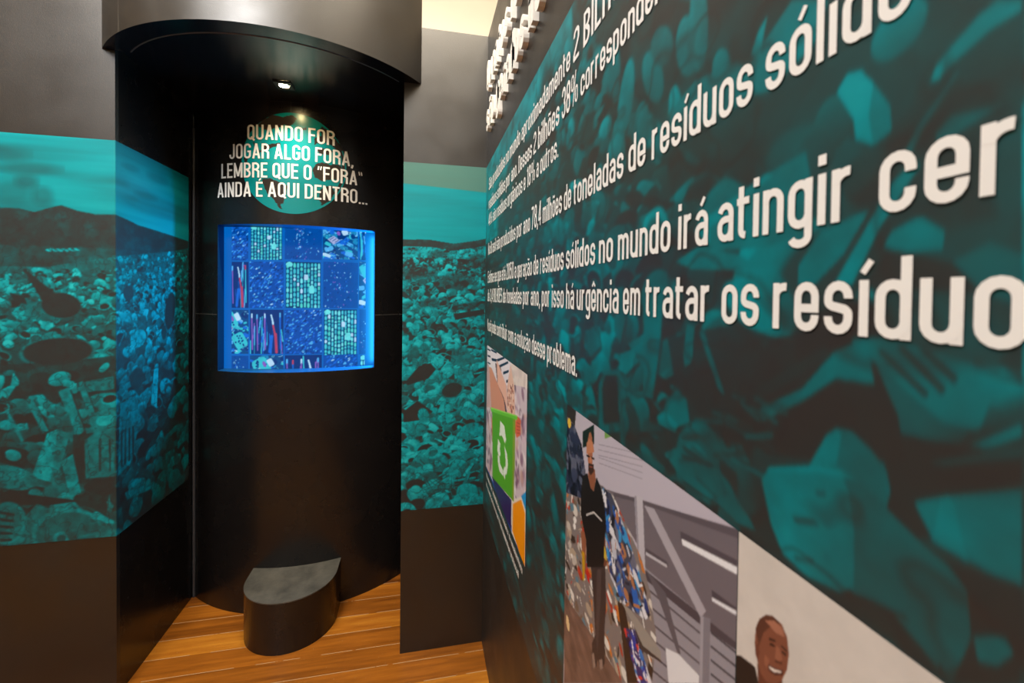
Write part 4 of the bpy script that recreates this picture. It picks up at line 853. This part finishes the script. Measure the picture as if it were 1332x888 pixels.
P([(770, 734), (789, 736), (790.4, 785), (788, 819), (788.4, 862), (786, 867), (783.4, 869), (779, 857), (777, 868), (772, 857), (771.6, 836), (776, 825), (774, 785)], c255(62, 52, 52)); P([(778, 740), (784, 740), (782, 800), (779, 850), (777, 830)], c255(78, 66, 66)); P([(771.5, 850), (774, 848), (776.5, 866), (773.5, 869)], c255(150, 128, 118)); P([(781, 858), (785, 856), (786, 868), (782.5, 871)], c255(150, 128, 118))
P([(759.5, 619), (765.6, 615), (770, 634), (774, 639), (777.6, 620), (783, 633), (789, 662), (790.4, 686), (788, 702), (787, 737), (765, 737), (764, 702), (757, 668), (757, 640)], c255(30, 28, 29)); P([(764, 668), (774, 664.5), (785, 676), (785, 679), (774, 667.5), (764, 671)], c255(190, 186, 184))
P([(768, 606), (775.5, 610), (776.5, 624), (773.6, 639), (770, 634), (766.4, 618)], c255(142, 88, 64))
cv.ell(*A((769.3, 586.5))[0], .0105, .030, 0, c255(168, 106, 76)); P([(764.2, 577), (768, 570), (773, 575), (774.6, 588), (764, 590)], c255(190, 126, 92)); P([(764.4, 590.5), (774.8, 595.5), (774.8, 598), (764.4, 593)], c255(48, 34, 30)); P([(766.8, 602), (774.4, 604), (774, 613), (770, 618), (767, 612)], c255(66, 44, 36)); P([(769, 593), (771, 594), (771.6, 601), (769, 601)], c255(192, 128, 96)); P([(768, 605.6), (773, 607), (773, 608.4), (768, 607)], c255(150, 80, 66))
put_photo(cv, 'printed photograph of a man in black standing among heaped waste in a shed')
# 3: smiling man against a pale wall
cv = photo('p', 1.4485, 1.80, 1.02, 1.2545, 1.0, c255(206, 200, 194), ''); P = PL(cv)
cv.put((slice(None), slice(None)), np.ones_like(cv.U), lambda U, V: np.array(c255(208, 201, 195))*(1+.10*(fbm(U*40, V*40, 9, 4)-.5))[..., None])
P([(955, 850), (966, 852), (985, 866), (992, 900), (955, 940)], c255(40, 34, 33)); P([(988, 862), (1020, 880), (1022, 900), (990, 900)], c255(104, 60, 46))
P([(984.5, 836), (986, 816), (991, 804), (1000, 799), (1010, 801), (1020, 811), (1027, 828), (1029.5, 850), (1027, 870), (1020, 884), (1012, 890), (1000, 886), (992, 874), (988, 858)], c255(128, 78, 60)); P([(986, 816), (991, 804), (1000, 799), (1010, 801), (1018, 809), (1008, 812), (996, 822), (990, 840)], c255(92, 56, 45)); P([(998, 806), (1010, 806), (1020, 815), (1024, 828), (1012, 822)], c255(168, 112, 90))
P([(985, 838), (989, 836), (991, 848), (988.5, 858), (985.6, 850)], c255(108, 62, 48)); P([(1003, 828), (1012, 832), (1012, 834.5), (1003, 831)], c255(46, 28, 24)); P([(1019, 838), (1027, 846), (1027, 848.5), (1019, 841)], c255(46, 28, 24)); P([(1004, 835), (1011, 838), (1011, 840.5), (1004, 838)], c255(36, 22, 20)); P([(1019.5, 845), (1026, 850), (1026, 852.5), (1019.5, 848)], c255(36, 22, 20))
P([(1013, 838), (1017, 842), (1021, 857), (1016, 860), (1011, 856)], c255(152, 96, 74)); P([(1011, 857), (1021, 861), (1020, 863.5), (1011, 860)], c255(84, 48, 38)); P([(1001, 862), (1010, 868), (1022, 871), (1021, 877), (1011, 877), (1003, 871)], c255(70, 34, 30)); P([(1003, 865), (1011, 869.5), (1020, 872), (1019.6, 874.6), (1010, 873.4), (1004, 869)], c255(226, 214, 204)); P([(998, 850), (1004, 858), (1001, 868), (997, 862)], c255(150, 94, 72))
put_photo(cv, 'printed photograph of a smiling bald man against a pale wall, lower right')
